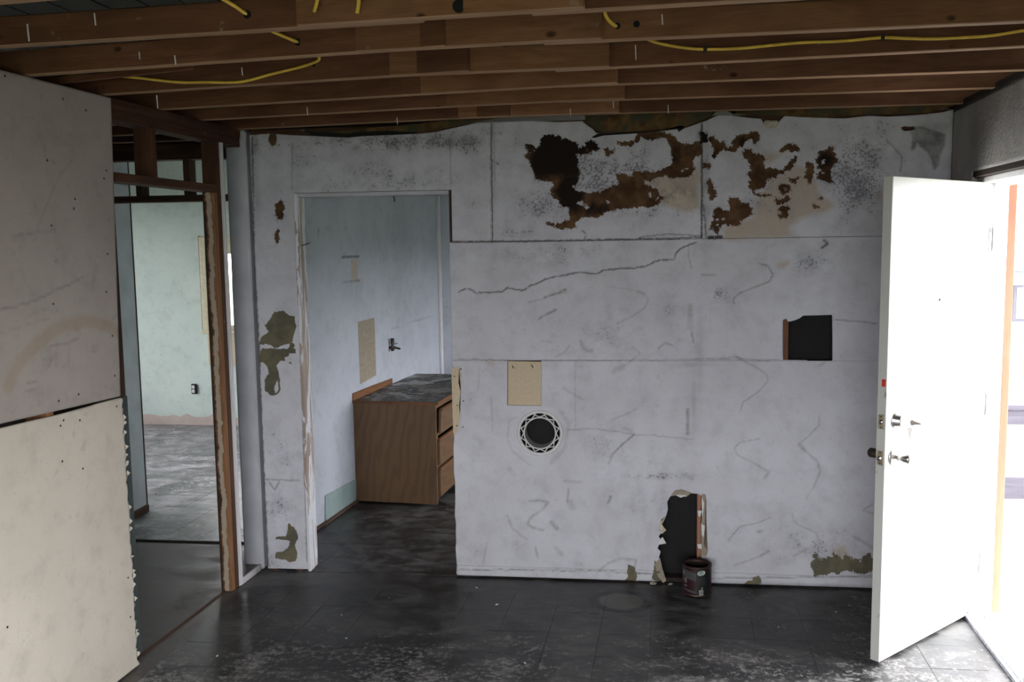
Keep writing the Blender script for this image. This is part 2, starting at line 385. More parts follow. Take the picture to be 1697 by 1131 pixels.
wv = t.noise(t.map(v, (1, 0, 0)), 4.5, 4, .6); wf = t.noise(t.map(v, (1, 2, 2)), 26, 4, .65); zz = t.math('ADD', sp_.outputs['Z'], t.math('ADD', t.math('MULTIPLY', t.math('SUBTRACT', wv, .5), .060), t.math('MULTIPLY', t.math('SUBTRACT', wf, .5), .030)))
c = t.mix(t.ramp(g, .3, .7), (.17, .080, .038), (.27, .135, .062)); c = t.mix(t.ramp(zz, .008, .020), c, (.035, .020, .013)); st = t.ramp(t.math('ABSOLUTE', t.math('SUBTRACT', zz, -.004)), .013, .011); c = t.mix(st, c, t.mix(wf, (.30, .25, .19), (.42, .36, .28)))
t.col(c); t.bump(st, .5, .004); M_post = t.m
M_raw = wood('raw_pink_jamb_wood', (.50, .40, .34), (.62, .52, .45), paint=((.66, .68, .73), .50), knots=False)
M_wpost = wood('white_painted_timber', (.62, .60, .62), (.70, .69, .72), (.50, .48, .50), knots=False)
M_orange = wood('orange_raw_pine', (.36, .165, .105), (.44, .22, .15), (.28, .12, .075))
M_grey = plain('grey_blue_painted_timber', (.47, .48, .52), .6, .3, 0, .1, 6)
M_black = plain('black_building_paper', (.012, .013, .012), .85)
M_dark = plain('dark_gap_timber', (.03, .022, .018), .95)
M_teal = plain('dark_teal_board_edge', (.065, .08, .08), .9)
M_tar = NT('torn_brown_paper', .9, .2); p = M_tar.pos(); n = M_tar.noise(p, 14, 6, .65); n2 = M_tar.noise(p, 5, 3)
M_tar.col(M_tar.mix(M_tar.ramp(n2, .42, .58), M_tar.mix(M_tar.ramp(n, .35, .65), (.17, .10, .038), (.07, .04, .018)), (.06, .058, .036))); M_tar.bump(n, .6, .01); M_tar = M_tar.m
M_white = NT('white_gloss_door_paint', .42, .4); M_white.col((.80, .81, .82)); M_white = M_white.m
M_frame = plain('white_frame_paint', (.78, .78, .78), .5, .4, 0, .05)
t = NT('dirty_door_edge_paint', .5, .4); p = t.obj(); n = t.noise(p, 12, 6, .7); t.col(t.mix(t.ramp(n, .60, .72), (.55, .56, .53), (.22, .18, .14))); M_edge = t.m
M_chrome = plain('brushed_nickel', (.62, .60, .57), .28, .5, 1.0, .05)
M_brass = plain('brass_strike', (.55, .50, .36), .35, .5, 1.0, .1)
M_alu = plain('worn_aluminium', (.45, .46, .50), .4, .5, .8, .3, 40)
M_yellow = plain('yellow_cable_sheath', (.85, .58, .09), .45, .4)
M_red = plain('red_sticker', (.62, .04, .03), .6)
M_oak = NT('oak_laminate', .5, .35)
v = M_oak.obj(); g = M_oak.noise(M_oak.map(v, (.55, 8, 8)), 3.0, 3, .5, 1.5); wv = M_oak.n('ShaderNodeTexWave'); M_oak.l(M_oak.map(v, (.22, 1, 1)), wv.inputs['Vector']); wv.bands_direction = 'DIAGONAL'; wv.inputs['Scale'].default_value = 9; wv.inputs['Distortion'].default_value = 9; wv.inputs['Detail'].default_value = 2; wv.inputs['Detail Scale'].default_value = 1.1
f = M_oak.noise(M_oak.map(v, (3, 120, 120)), 3, 2)
c = M_oak.mix(M_oak.ramp(wv.outputs['Fac'], .3, .9), (.125, .070, .033), (.100, .054, .025)); c = M_oak.mix(M_oak.math('MULTIPLY', M_oak.ramp(f, .45, .7), .35), c, (.11, .06, .03)); M_oak.col(c); M_oak = M_oak.m
M_oakedge = wood('oak_edge_band', (.15, .068, .030), (.21, .10, .046), knots=False)
t = NT('filthy_worktop', .55, .4); p = t.pos(); n = t.noise(t.map(p, (1, .5, 1), rot=(0, 0, -.6)), 9, 6, .65, .4); n2 = t.noise(p, 5, 4)
c = t.mix(t.ramp(n, .50, .60), (.050, .042, .030), (.22, .205, .175)); c = t.mix(t.ramp(n2, .54, .57), c, (.34, .33, .30)); t.col(c); t.rough(t.ramp(n, .4, .6, .35, .8)); M_top = t.m
t = NT('can_metal_inside', .5, .5, .6); t.col((.07, .05, .04)); M_can = t.m
t = NT('maroon_can_label', .45, .4); t.col((.028, .008, .010)); M_maroon = t.m
M_label = plain('black_can_label', (.010, .011, .011), .5, .4)
M_lgrey = plain('grey_can_print', (.06, .06, .062), .5)
M_lwhite = plain('white_can_print', (.52, .52, .50), .5)
M_lgreen = plain('green_can_print', (.22, .30, .26), .5)
M_plastic = plain('white_vent_plastic', (.60, .60, .60), .45, .4, 0, .05)
M_paper = plain('cream_hardboard', (.56, .47, .335), .8, .2, 0, .05, 60)
M_plaster = plain('broken_plaster', (.48, .44, .36), .95, .1, 0, .25, 60)
M_tan = plain('torn_plaster_paper', (.30, .26, .205), .95, .1, 0, .12, 40)
M_nail = plain('rusty_nail_steel', (.06, .045, .035), .6, .4, .6)
M_cast = plain('dark_brass_valve', (.06, .055, .05), .5, .4, .7)
M_mintwood = worn_paint('mint_baseboard_paint', base=(.27, .35, .345), base2=(.20, .27, .265), speck=.8)
M_pinkbase = worn_paint('bare_pink_wall_foot', base=(.56, .47, .43), base2=(.48, .39, .35), speck=.6)
M_creamwood = plain('cream_window_paint', (.60, .55, .40), .5)
M_grass = NT('lawn_grass', .9, .1); p = M_grass.pos(); n = M_grass.noise(p, 3, 6, .7); M_grass.col(M_grass.mix(n, (.085, .11, .060), (.13, .13, .10))); M_grass = M_grass.m
M_deck = wood('weathered_deck_board', (.50, .46, .44), (.62, .58, .56), knots=False)
M_rail = wood('weathered_grey_rail', (.085, .08, .10), (.12, .11, .135), knots=False)
M_roof = wood('dark_roof_boards', (.016, .013, .011), (.028, .023, .02), knots=False)
M_rafter = wood('grey_rafter_timber', (.15, .12, .10), (.25, .21, .18), knots=False)

# glass that lets daylight through without caustics
t = NT('window_glass'); tr = t.n('ShaderNodeBsdfTransparent'); gl = t.n('ShaderNodeBsdfGlossy'); gl.inputs['Roughness'].default_value = .02
fr = t.n('ShaderNodeFresnel'); mx = t.n('ShaderNodeMixShader'); t.l(fr.outputs[0], mx.inputs[0]); t.l(tr.outputs[0], mx.inputs[1]); t.l(gl.outputs[0], mx.inputs[2]); t.l(mx.outputs[0], t.o.inputs[0]); M_glass = t.m

# worn vinyl floor
def floor_mat(name, dark, mid, flake, amt, rl=.28, rh=.6, varamt=.3, base=.69):
    t = NT(name, .4, .45); p = t.pos(); q = t.map(p, (1, 1.6, 1), rot=(0, 0, .15))
    n1 = t.noise(p, 1.3, 4); n2 = t.noise(q, 5, 8, .74, .3); n3 = t.noise(p, 34, 6, .74); n4 = t.noise(q, 85, 3, .6)
    c = t.mix(t.ramp(n2, .40, .60), dark, mid); c = t.mix(t.math('MULTIPLY', t.ramp(t.noise(p, 2.6, 5, .6, .5), .50, .62), .75), c, tuple(x * .6 for x in dark)); c = t.mix(t.math('MULTIPLY', t.rnd(), varamt), c, tuple(x * .5 for x in dark))
    sep = t.n('ShaderNodeSeparateXYZ'); t.l(p, sep.inputs[0])
    near_ = t.ramp(sep.outputs['Y'], -.35, -1.15)          # more paint flakes towards the front, with door-light sheen painted in
    th = t.math('SUBTRACT', base, t.math('MULTIPLY', near_, amt)); th = t.math('SUBTRACT', th, t.math('MULTIPLY', t.math('SUBTRACT', n1, .5), .35))
    fl = t.math('SUBTRACT', t.math('ADD', t.math('MULTIPLY', n3, .62), t.math('MULTIPLY', n2, .38)), th)
    fm = t.ramp(fl, -.03, .08); c = t.mix(t.math('MULTIPLY', fm, t.ramp(n4, .3, .6, .35, .95)), c, flake)
    # ring of damp by the wall, centred on (-.07, -.27)
    dx = t.math('MULTIPLY', t.math('ADD', sep.outputs['X'], .07), 1.05); dy = t.math('ADD', sep.outputs['Y'], .27)
    r = t.math('SQRT', t.math('ADD', t.math('MULTIPLY', dx, dx), t.math('MULTIPLY', t.math('MULTIPLY', dy, dy), 1.2)))
    r = t.math('ADD', r, t.math('MULTIPLY', t.math('SUBTRACT', n2, .5), .05))
    ring = t.math('MULTIPLY', t.ramp(r, .105, .125), t.ramp(r, .175, .155)); c = t.mix(t.math('MULTIPLY', ring, .92), c, (.008, .007, .0055))
    c = t.mix(t.math('MULTIPLY', t.ramp(r, .12, .10), .8), c, (.105, .10, .08))
    t.col(c); t.rough(t.math('ADD', t.ramp(n2, .3, .7, rl, rh), t.math('MULTIPLY', fm, .15))); t.bump(n3, .25, .004); t.bump(fm, .3, .002); return t.m
M_tile = floor_mat('worn_dark_vinyl_tile', (.020, .020, .021), (.105, .100, .096), (.30, .295, .29), .10, base=.61)
M_hall = floor_mat('bare_grey_brown_subfloor', (.085, .075, .066), (.16, .14, .125), (.26, .25, .23), .0, .38, .7, .3, .66)
M_far = floor_mat('pale_worn_far_floor', (.10, .10, .105), (.30, .29, .31), (.62, .60, .64), .03, .26, .55, .15, .56)

# ------------------------------------------------------------------ floor
floor = struct(lbox('floor', I4, -6.2, 1.62, -6.3, 4.1, -.12, -.004, M_hall))
def tilemesh(name, s=.2276, sh=.052):
    h = s / 2; b = bmesh.new(); r = bmesh.ops.create_cube(b, size=1.0)
    for v_ in b.verts:
        x, y, z = v_.co; v_.co = (x * s + y * s * sh, y * s, z * .004)
    bmesh.ops.bevel(b, geom=[e for e in b.edges if all(v_.co.z > 0 for v_ in e.verts)], offset=.0006, segments=1, affect='EDGES')
    bmesh.ops.recalc_face_normals(b, faces=b.faces); me = bpy.data.meshes.new(name); b.to_mesh(me); b.free(); return me
tm_main = tilemesh('tile'); tm_main.materials.append(M_tile); tm_far = tilemesh('tile'); tm_far.materials.append(M_far)
def tiles(me, i0, i1, j0, j1, ok):
    for j in range(j0, j1):
        for i in range(i0, i1):
            y = -.43 + .0 + (j + .5) * .2286; x = .072 + .052 * (y + .43) + (i + .5) * .2286
            if not ok(x, y): continue
            o = bpy.data.objects.new('tile', me); o.location = (x, y + .012 * (x - .07), -.002 + random.uniform(-.0007, .0007))
            o.rotation_euler = (random.uniform(-.002, .002), random.uniform(-.002, .002), random.uniform(-.003, .003)); link(o, floor)
tiles(tm_main, -9, 7, -8, 1, lambda x, y: XL(y) + .03 + .11 < x < 1.45 and y < -.0)
tiles(tm_main, -9, -3, 2, 10, lambda x, y: XK(y) + .11 < x < -.8 and .0 < y < 1.7)
tiles(tm_far, -16, -9, 4, 11, lambda x, y: x < XK(y) - .22 and .50 < y < 2.1)
lbox('vinyl_sheet', I4, -2.03, 1.53, -6.2, -.001, -.004, -.0030, M_tile, floor)
lbox('vinyl_sheet', I4, -1.96, 1.6, .12, 3.3, -.004, -.0030, M_tile, floor)
lbox('vinyl_sheet', I4, -6.0, -2.16, .44, 3.95, -.004, -.0026, M_far, floor)
lbox('threshold_seam', I4, -3.25, -2.13, .425, .442, -.004, .0035, M_dark, floor)
lbox('floor_seam_strip', ML, -.050, -.040, -2.4, -.26, -.004, .001, M_plate, floor)

# ------------------------------------------------------------------ ceiling: joists, rafters, roof boards
ceiling = struct(empty('ceiling')); ceiling['kind'] = 'structure'
RX, RZ, SL = -2.1, 3.62, .28
for s_, xe in ((1, 2.15), (-1, -6.55)):
    n_ = 26
    for k in range(n_):
        a = k / n_; b = (k + 1) / n_ - .003
        x0 = RX + (xe - RX) * a; x1 = RX + (xe - RX) * b; z0 = RZ - SL * abs(x0 - RX); z1 = RZ - SL * abs(x1 - RX)
        board('roof_board', ((x0 + x1) / 2, -6.7, (z0 + z1) / 2), ((x0 + x1) / 2, 4.5, (z0 + z1) / 2), math.hypot(x1 - x0, z1 - z0) + .004, .02, M_roof, ceiling, bev=0, roll=s_ * math.atan(SL))
for s_, xe in ((1, 2.25), (-1, -6.65)):
    board('roof_skin', ((RX + xe) / 2, -6.75, RZ + .03 - SL * abs(xe - RX) / 2), ((RX + xe) / 2, 4.55, RZ + .03 - SL * abs(xe - RX) / 2), abs(xe - RX) * 1.05, .02, M_roof, ceiling, bev=0, roll=s_ * math.atan(SL))  # added over the boards to stop sky light leaking through their gaps
joist_rows = [  # left piece, sister, right piece as (x, y) of the front bottom edge
    (((-3.2, -1.95), (-.6, -2.125)), ((-.955, -2.125), (-.155, -2.185)), ((-.3, -2.145), (1.62, -2.25)), 0),
    (((-3.2, -1.470), (-.6, -1.79)), ((-.892, -1.768), (-.119, -1.812)), ((-.3, -1.776), (1.62, -1.815)), 1),
    (((-3.2, -1.020), (-.6, -1.375)), ((-.893, -1.347), (-.104, -1.362)), ((-.3, -1.322), (1.62, -1.470)), 2),
    (((-3.2, -.605), (-.6, -.955)), ((-.873, -.930), (-.082, -1.030)), ((-.3, -.990), (1.62, -.995)), 3),
    (((-3.2, -.250), (-.6, -.590)), ((-.834, -.575), (-.053, -.640)), ((-.3, -.600), (1.62, -.585)), 4),
    (((-3.2, .125), (-.6, -.215)), ((-.854, -.190), (-.079, -.223)), ((-.3, -.185), (1.62, -.150)), 5),
    (((-3.2, -2.33), (-.6, -2.60)), ((-1.0, -2.62), (-.2, -2.66)), ((-.3, -2.62), (1.62, -2.68)), 6),
]
def jst(P0, P1, mat, z0=HC, h=.086, th=.038):
    d = Vector((P1[0] - P0[0], P1[1] - P0[1], 0)).normalized(); n = Vector((-d.y, d.x, 0)) * th / 2
    o = board('joist', Vector((P0[0], P0[1], z0 + h / 2)) + n, Vector((P1[0], P1[1], z0 + h / 2)) + n, th, h, mat, ceiling, bev=.003)
    o.data.materials.append(M_soffit)                              # paler underside paints in the light on the joists' lower edges
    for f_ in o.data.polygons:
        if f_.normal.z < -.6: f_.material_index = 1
    return o
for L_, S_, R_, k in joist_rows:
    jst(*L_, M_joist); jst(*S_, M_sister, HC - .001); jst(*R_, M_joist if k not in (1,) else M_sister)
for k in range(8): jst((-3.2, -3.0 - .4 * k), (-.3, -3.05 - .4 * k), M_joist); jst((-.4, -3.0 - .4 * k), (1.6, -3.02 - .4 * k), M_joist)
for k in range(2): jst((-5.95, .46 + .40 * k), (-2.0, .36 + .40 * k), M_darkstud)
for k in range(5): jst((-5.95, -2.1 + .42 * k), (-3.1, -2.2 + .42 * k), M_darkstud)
board('scrap_batten', onz(100, 134, HC + .03), onz(318, 110, HC + .03), .02, .022, M_joist, ceiling)
for k, y in enumerate((-2.78, -2.37, -1.985, -1.585, -1.13, -.73, -.32, .10)):
    board('rafter', (1.78, y, 2.36 + .045), (-2.05, y, 3.52), .038, .089, M_rafter, ceiling)
    board('rafter', (-2.15, y + .04, 3.52), (-6.3, y + .04, 2.40), .038, .089, M_rafter, ceiling)
kc = struct(lbox('ceiling_kitchen', I4, -1.98, 1.65, .12, 3.5, HC, HC + .012, M_blue)); kc.name = 'ceiling.001'

# ------------------------------------------------------------------ outer shell
wall_right = struct(slab('wall_right', MR, 'y', .013, .165, -6.3, .12, 0, HC, [WIN_RIGHT, (-1.14, -.234, 0, 2.047)], M_core))
slab('top_plate', MR, 'y', .0, .16, -6.3, .1, HC - .02, HC + .02, [], M_dark, wall_right)
wall_rear = struct(slab('wall_rear', I4, 'x', -6.3, -6.15, -6.2, 1.6, 0, HC + .1, [WIN_REAR], M_core))
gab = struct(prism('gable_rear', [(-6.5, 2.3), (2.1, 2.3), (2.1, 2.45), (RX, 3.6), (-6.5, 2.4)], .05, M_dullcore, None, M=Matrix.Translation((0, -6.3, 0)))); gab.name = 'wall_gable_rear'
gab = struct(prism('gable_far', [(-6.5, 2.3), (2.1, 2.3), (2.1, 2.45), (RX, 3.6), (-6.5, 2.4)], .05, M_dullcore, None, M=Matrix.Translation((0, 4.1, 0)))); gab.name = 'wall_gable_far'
FARW = (-4.16, -3.20, .95, 1.81)
wall_far = struct(slab('wall_far', I4, 'x', 3.95, 4.1, -6.2, -1.62, 0, 2.85, [FARW], M_core))
wall_west = struct(slab('wall_west', I4, 'y', -6.2, -6.05, -6.3, 4.1, 0, HC + .1, [WIN_WEST], M_core))
wall_kitchen_right = struct(slab('wall_kitchen_right', I4, 'y', 1.62, 1.76, .13, 3.5, 0, HC, [WIN_KIT], M_blue))
ones = lambda P: np.ones(len(P))

# ------------------------------------------------------------------ back wall
wall_back = empty('wall_back', (0, 0, 0)); struct(wall_back)
# outlines traced in the wall's own plane
DX0, DX1, DZ = -1.766, -.930, 2.036
top_px = [(415, 224), (447, 221), (484, 224), (520, 225), (577, 228), (600, 225), (690, 222), (722, 219), (750, 212), (790, 203), (815, 202), (880, 200), (925, 202), (965, 201), (972, 207), (983, 214), (988, 220), (1000, 222), (1040, 219), (1100, 217), (1135, 212), (1155, 205), (1170, 200), (1190, 191), (1215, 192), (1240, 195), (1262, 197), (1266, 206), (1272, 207), (1290, 203), (1300, 193), (1330, 194), (1400, 196), (1440, 192), (1470, 193), (1520, 190), (1560, 187), (1585, 180)]
top = Wz(top_px)
def top_between(a, b):
    xs = np.array([q[0] for q in top]); zs = np.array([q[1] for q in top])
    pts = [(a, float(np.interp(a, xs, zs)))] + [q for q in top if a < q[0] < b] + [(b, float(np.interp(b, xs, zs)))]
    return [(x, z + random.uniform(-.002, .002)) for x, z in pts]
J1, J2 = W(815, 300)[0], W(1163, 300)[0]
ZS, ZM = 1.770, 1.160
z2 = lambda pts: Wz(pts, 860, 200, 1 / 5.654)
z3 = lambda pts: Wz(pts, 1100, 190, 1 / 5.303)
brown = [z2([(220,150),(250,135),(330,140),(400,170),(430,160),(470,190),(510,205),(560,260),(600,250),(625,240),(640,205),(665,190),(700,200),(725,225),(750,275),(720,280),(690,270),(675,295),(660,310),(620,315),(580,330),(555,300),(530,315),(545,360),(555,400),(548,450),(565,500),(560,560),(530,590),(500,615),(520,650),(560,680),(600,675),(640,685),(700,680),(780,670),(830,640),(900,620),(940,590),(930,560),(910,510),(960,500),(1005,505),(1010,550),(1040,530),(1080,480),(1130,500),(1180,480),(1250,492),(1310,475),(1380,460),(1410,430),(1440,390),(1470,330),(1530,330),(1530,520),(1470,500),(1400,515),(1330,520),(1280,530),(1230,560),(1165,545),(1180,590),(1200,610),(1250,630),(1300,660),(1350,720),(1330,740),(1300,790),(1220,800),(1150,798),(1070,808),(1000,815),(930,825),(860,848),(800,865),(760,890),(720,910),(680,900),(640,895),(600,900),(560,930),(520,960),(530,1000),(470,1003),(400,1012),(340,1000),(300,980),(260,960),(340,965),(430,955),(470,930),(480,900),(470,860),(480,830),(450,800),(410,805),(370,740),(330,720),(290,670),(325,620),(330,600),(300,570),(250,565),(200,555),(160,550),(150,520),(130,440),(110,390),(60,325),(100,310),(140,300),(175,270),(200,220)]),
    z2([(65,240),(100,225),(140,230),(155,270),(130,290),(95,300),(70,280)]), z2([(805,265),(835,260),(845,285),(895,262),(880,300),(845,300),(840,328),(815,325)]),
    z2([(940,205),(975,190),(1010,200),(1040,205),(1085,190),(1105,150),(1125,120),(1200,100),(1320,98),(1400,130),(1450,150),(1480,165),(1500,250),(1480,290),(1430,270),(1405,215),(1380,165),(1330,150),(1290,165),(1210,180),(1170,160),(1140,145),(1110,190),(1080,225),(1030,245),(990,235),(960,240)]),
    z3([(0,160),(60,180),(100,200),(130,240),(180,265),(240,262),(300,240),(330,235),(328,290),(325,350),(270,370),(255,400),(262,450),(265,490),(245,530),(180,550),(120,555),(60,545),(-10,530),(-10,490),(40,470),(80,440),(75,380),(60,340),(62,280),(40,220),(-10,180)]),
    z3([(325,150),(355,148),(375,170),(395,240),(345,245),(322,230)]), z3([(305,235),(325,232),(325,330),(308,320)]),
    z3([(405,205),(440,192),(470,240),(520,238),(545,285),(560,300),(600,275),(600,240),(630,215),(660,190),(700,170),(740,160),(820,157),(835,180),(832,225),(800,262),(780,220),(755,208),(715,240),(690,275),(660,285),(620,318),(590,325),(560,312),(500,310),(480,345),(455,370),(440,385),(438,320),(430,265),(410,240)]),
    z3([(340,430),(400,435),(412,455),(400,466),(345,466)]), z3([(405,560),(425,610),(445,650),(462,720),(430,750),(405,758),(398,700),(388,600)]),
    z3([(700,325),(730,302),(760,305),(795,350),(870,358),(885,400),(880,450),(895,480),(925,465),(960,480),(1050,492),(1055,515),(1000,525),(975,540),(940,560),(905,575),(880,570),(892,600),(885,640),(850,650),(820,640),(790,660),(800,690),(835,705),(910,700),(940,715),(880,722),(820,712),(790,690),(765,660),(745,600),(770,570),(740,515),(765,470),(765,440),(735,400),(705,370)]),
    z3([(1035,300),(1065,285),(1100,262),(1140,270),(1190,292),(1180,325),(1130,312),(1090,300),(1050,330),(1030,320)]), z3([(1172,365),(1165,400),(1135,440),(1120,480),(1070,485),(1065,455),(1095,440),(1120,400)]),
    z3([(1255,430),(1320,430),(1318,500),(1305,560),(1292,610),(1270,580),(1250,560)]),
    z3([(1372,330),(1400,320),(1432,312),(1455,290),(1485,282),(1490,320),(1505,360),(1520,410),(1490,425),(1475,440),(1462,520),(1475,580),(1440,600),(1400,575),(1350,560),(1348,520),(1380,500),(1365,460),(1338,412),(1360,380)]),
    z3([(568,765),(595,732),(660,740),(675,775),(740,790),(770,820),(785,870),(740,890),(700,920),(660,970),(625,962),(600,975),(540,960),(510,975),(480,1000),(488,1030),(465,1045),(430,1012),(405,1010),(420,960),(440,940),(500,915),(440,905),(440,870),(450,835),(480,820),(520,842),(590,850)]),
    z3([(1015,645),(1040,612),(1085,615),(1112,650),(1105,690),(1060,700),(1030,680)]), z3([(985,745),(1040,750),(1080,712),(1105,745),(1080,775),(1040,785),(1005,785)]), z3([(1040,810),(1070,805),(1102,825),(1080,860),(1085,900),(1040,908),(1012,892),(1040,860),(1020,830)]),
    z3([(1100,560),(1145,572),(1185,560),(1175,592),(1130,600)]), z3([(1310,800),(1340,805),(1370,820),(1340,830)]), z3([(1380,720),(1400,735),(1385,750),(1372,735)]),
    Wz([(456,338), (466, 333), (471, 342), (468, 360), (460, 365), (457, 352)]), Wz([(457, 385), (461, 382), (460, 405), (455, 397)])]
brown_cut = [z2([(570,732),(600,745),(630,785),(662,820),(640,835),(610,805),(540,783)]), z2([(810,748),(850,755),(880,772),(840,772)]), z2([(1218,680),(1238,680),(1240,720),(1222,740)]), z2([(1290,720),(1310,708),(1318,730),(1290,745)]), z2([(945,590),(960,592),(955,606)]),
    z3([(135,490),(200,465),(220,475),(190,490),(140,510)]), z3([(1368,402),(1420,388),(1425,405),(1400,450)]), z3([(445,850),(462,848),(462,866),(448,866)]), z3([(500,912),(540,910),(545,930),(510,932)]), z3([(455,962),(490,960),(470,980)]), z3([(885,640),(940,630),(935,700),(885,690)]), z3([(1055,640),(1085,640),(1085,668),(1060,672)]), z3([(1375,515),(1410,508),(1412,525),(1385,528)]), z3([(870,565),(890,575),(885,600)])]
tan = [z2([(1165,545),(1300,520),(1530,500),(1530,850),(1400,800),(1330,790),(1300,660),(1200,610)]), z3([(-10,545),(270,500),(325,370),(325,820),(200,858),(60,800),(-10,790)]), z3([(860,310),(1000,340),(1100,255),(1190,300),(1060,330),(930,430),(880,400)]),
    z3([(770,560),(1050,500),(1150,440),(1250,470),(1340,560),(1350,650),(1400,730),(1490,800),(1400,870),(1200,910),(1110,1000),(1180,1090),(520,1100),(520,1010),(560,980),(700,930),(790,900),(770,760),(850,720),(900,600)]),
    Wz([(747, 608), (762, 608), (764, 650), (762, 690), (760, 716), (752, 718)]), Wz([(800, 597), (815, 595), (822, 603), (818, 609), (808, 606)]), Wz([(1450, 323), (1458, 318), (1463, 325), (1458, 333)]), Wz([(1375, 910), (1400, 905), (1410, 925), (1380, 928)]), Wz([(1286, 438), (1306, 435), (1298, 446), (1288, 444)])]
olive = [Wz([(455,517),(470,515),(476,522),(488,525),(491,540),(487,555),(484,568),(490,575),(480,579),(468,573),(460,578),(441,570),(429,572),(432,560),(445,550),(438,540),(447,530)]),
    Wz([(434,578),(490,578),(490,586),(478,586),(484,605),(476,600),(466,598),(458,606),(464,625),(465,645),(458,656),(448,655),(439,648),(438,630),(446,620),(443,608),(434,600),(429,604),(428,590)]),
    Wz([(478,866),(481,870),(492,880),(494,893),(489,903),(493,917),(490,930),(481,933),(470,928),(455,925),(458,915),(468,915),(480,905),(481,897),(470,895),(455,893),(462,889),(474,890),(476,880)]),
    Wz([(1343, 935), (1350, 918), (1356, 922), (1362, 930), (1372, 922), (1385, 918), (1395, 925), (1402, 918), (1412, 925), (1425, 930), (1440, 915), (1450, 925), (1450, 945), (1430, 952), (1405, 948), (1370, 952), (1350, 955)]),
    Wz([(1085, 930), (1097, 948), (1104, 958), (1095, 965), (1080, 960)]), Wz([(1247, 958), (1258, 953), (1262, 966), (1245, 972)]), Wz([(1228, 972), (1240, 962), (1255, 960), (1258, 975)]),
    Wz([(1040, 935), (1052, 940), (1056, 955), (1050, 970), (1030, 972), (1040, 955)])]
olive_cut = [Wz([(454,645),(460,628),(462,648),(456,652)]), Wz([(470,592),(480,590),(482,600),(474,602)]), Wz([(440,572),(450,572),(450,577),(440,577)]), Wz([(466,573),(480,570),(479,577)])]
dark = [(x, z, rx, rz, s_) for (x, z), rx, rz, s_ in ((W(925, 255), .16, .14, 1.3), (W(945, 320), .08, .10, 1.2), (W(985, 345), .10, .04, .7), (W(1085, 235), .25, .02, .5), (W(1115, 260), .05, .05, .6), (W(1365, 265), .05, .06, .8), (W(1168, 230), .03, .06, 1.2), (W(1235, 235), .06, .03, .7), (W(985, 240), .06, .03, 1.2), (W(1180, 260), .03, .02, .8))]
z5 = lambda pts: Wz(pts, 760, 390, .2063)
z6 = lambda pts: Wz(pts, 1100, 390, .274)
z7 = lambda pts: Wz(pts, 940, 690, .3005)
z8 = lambda pts: Wz(pts, 750, 550, .4421)
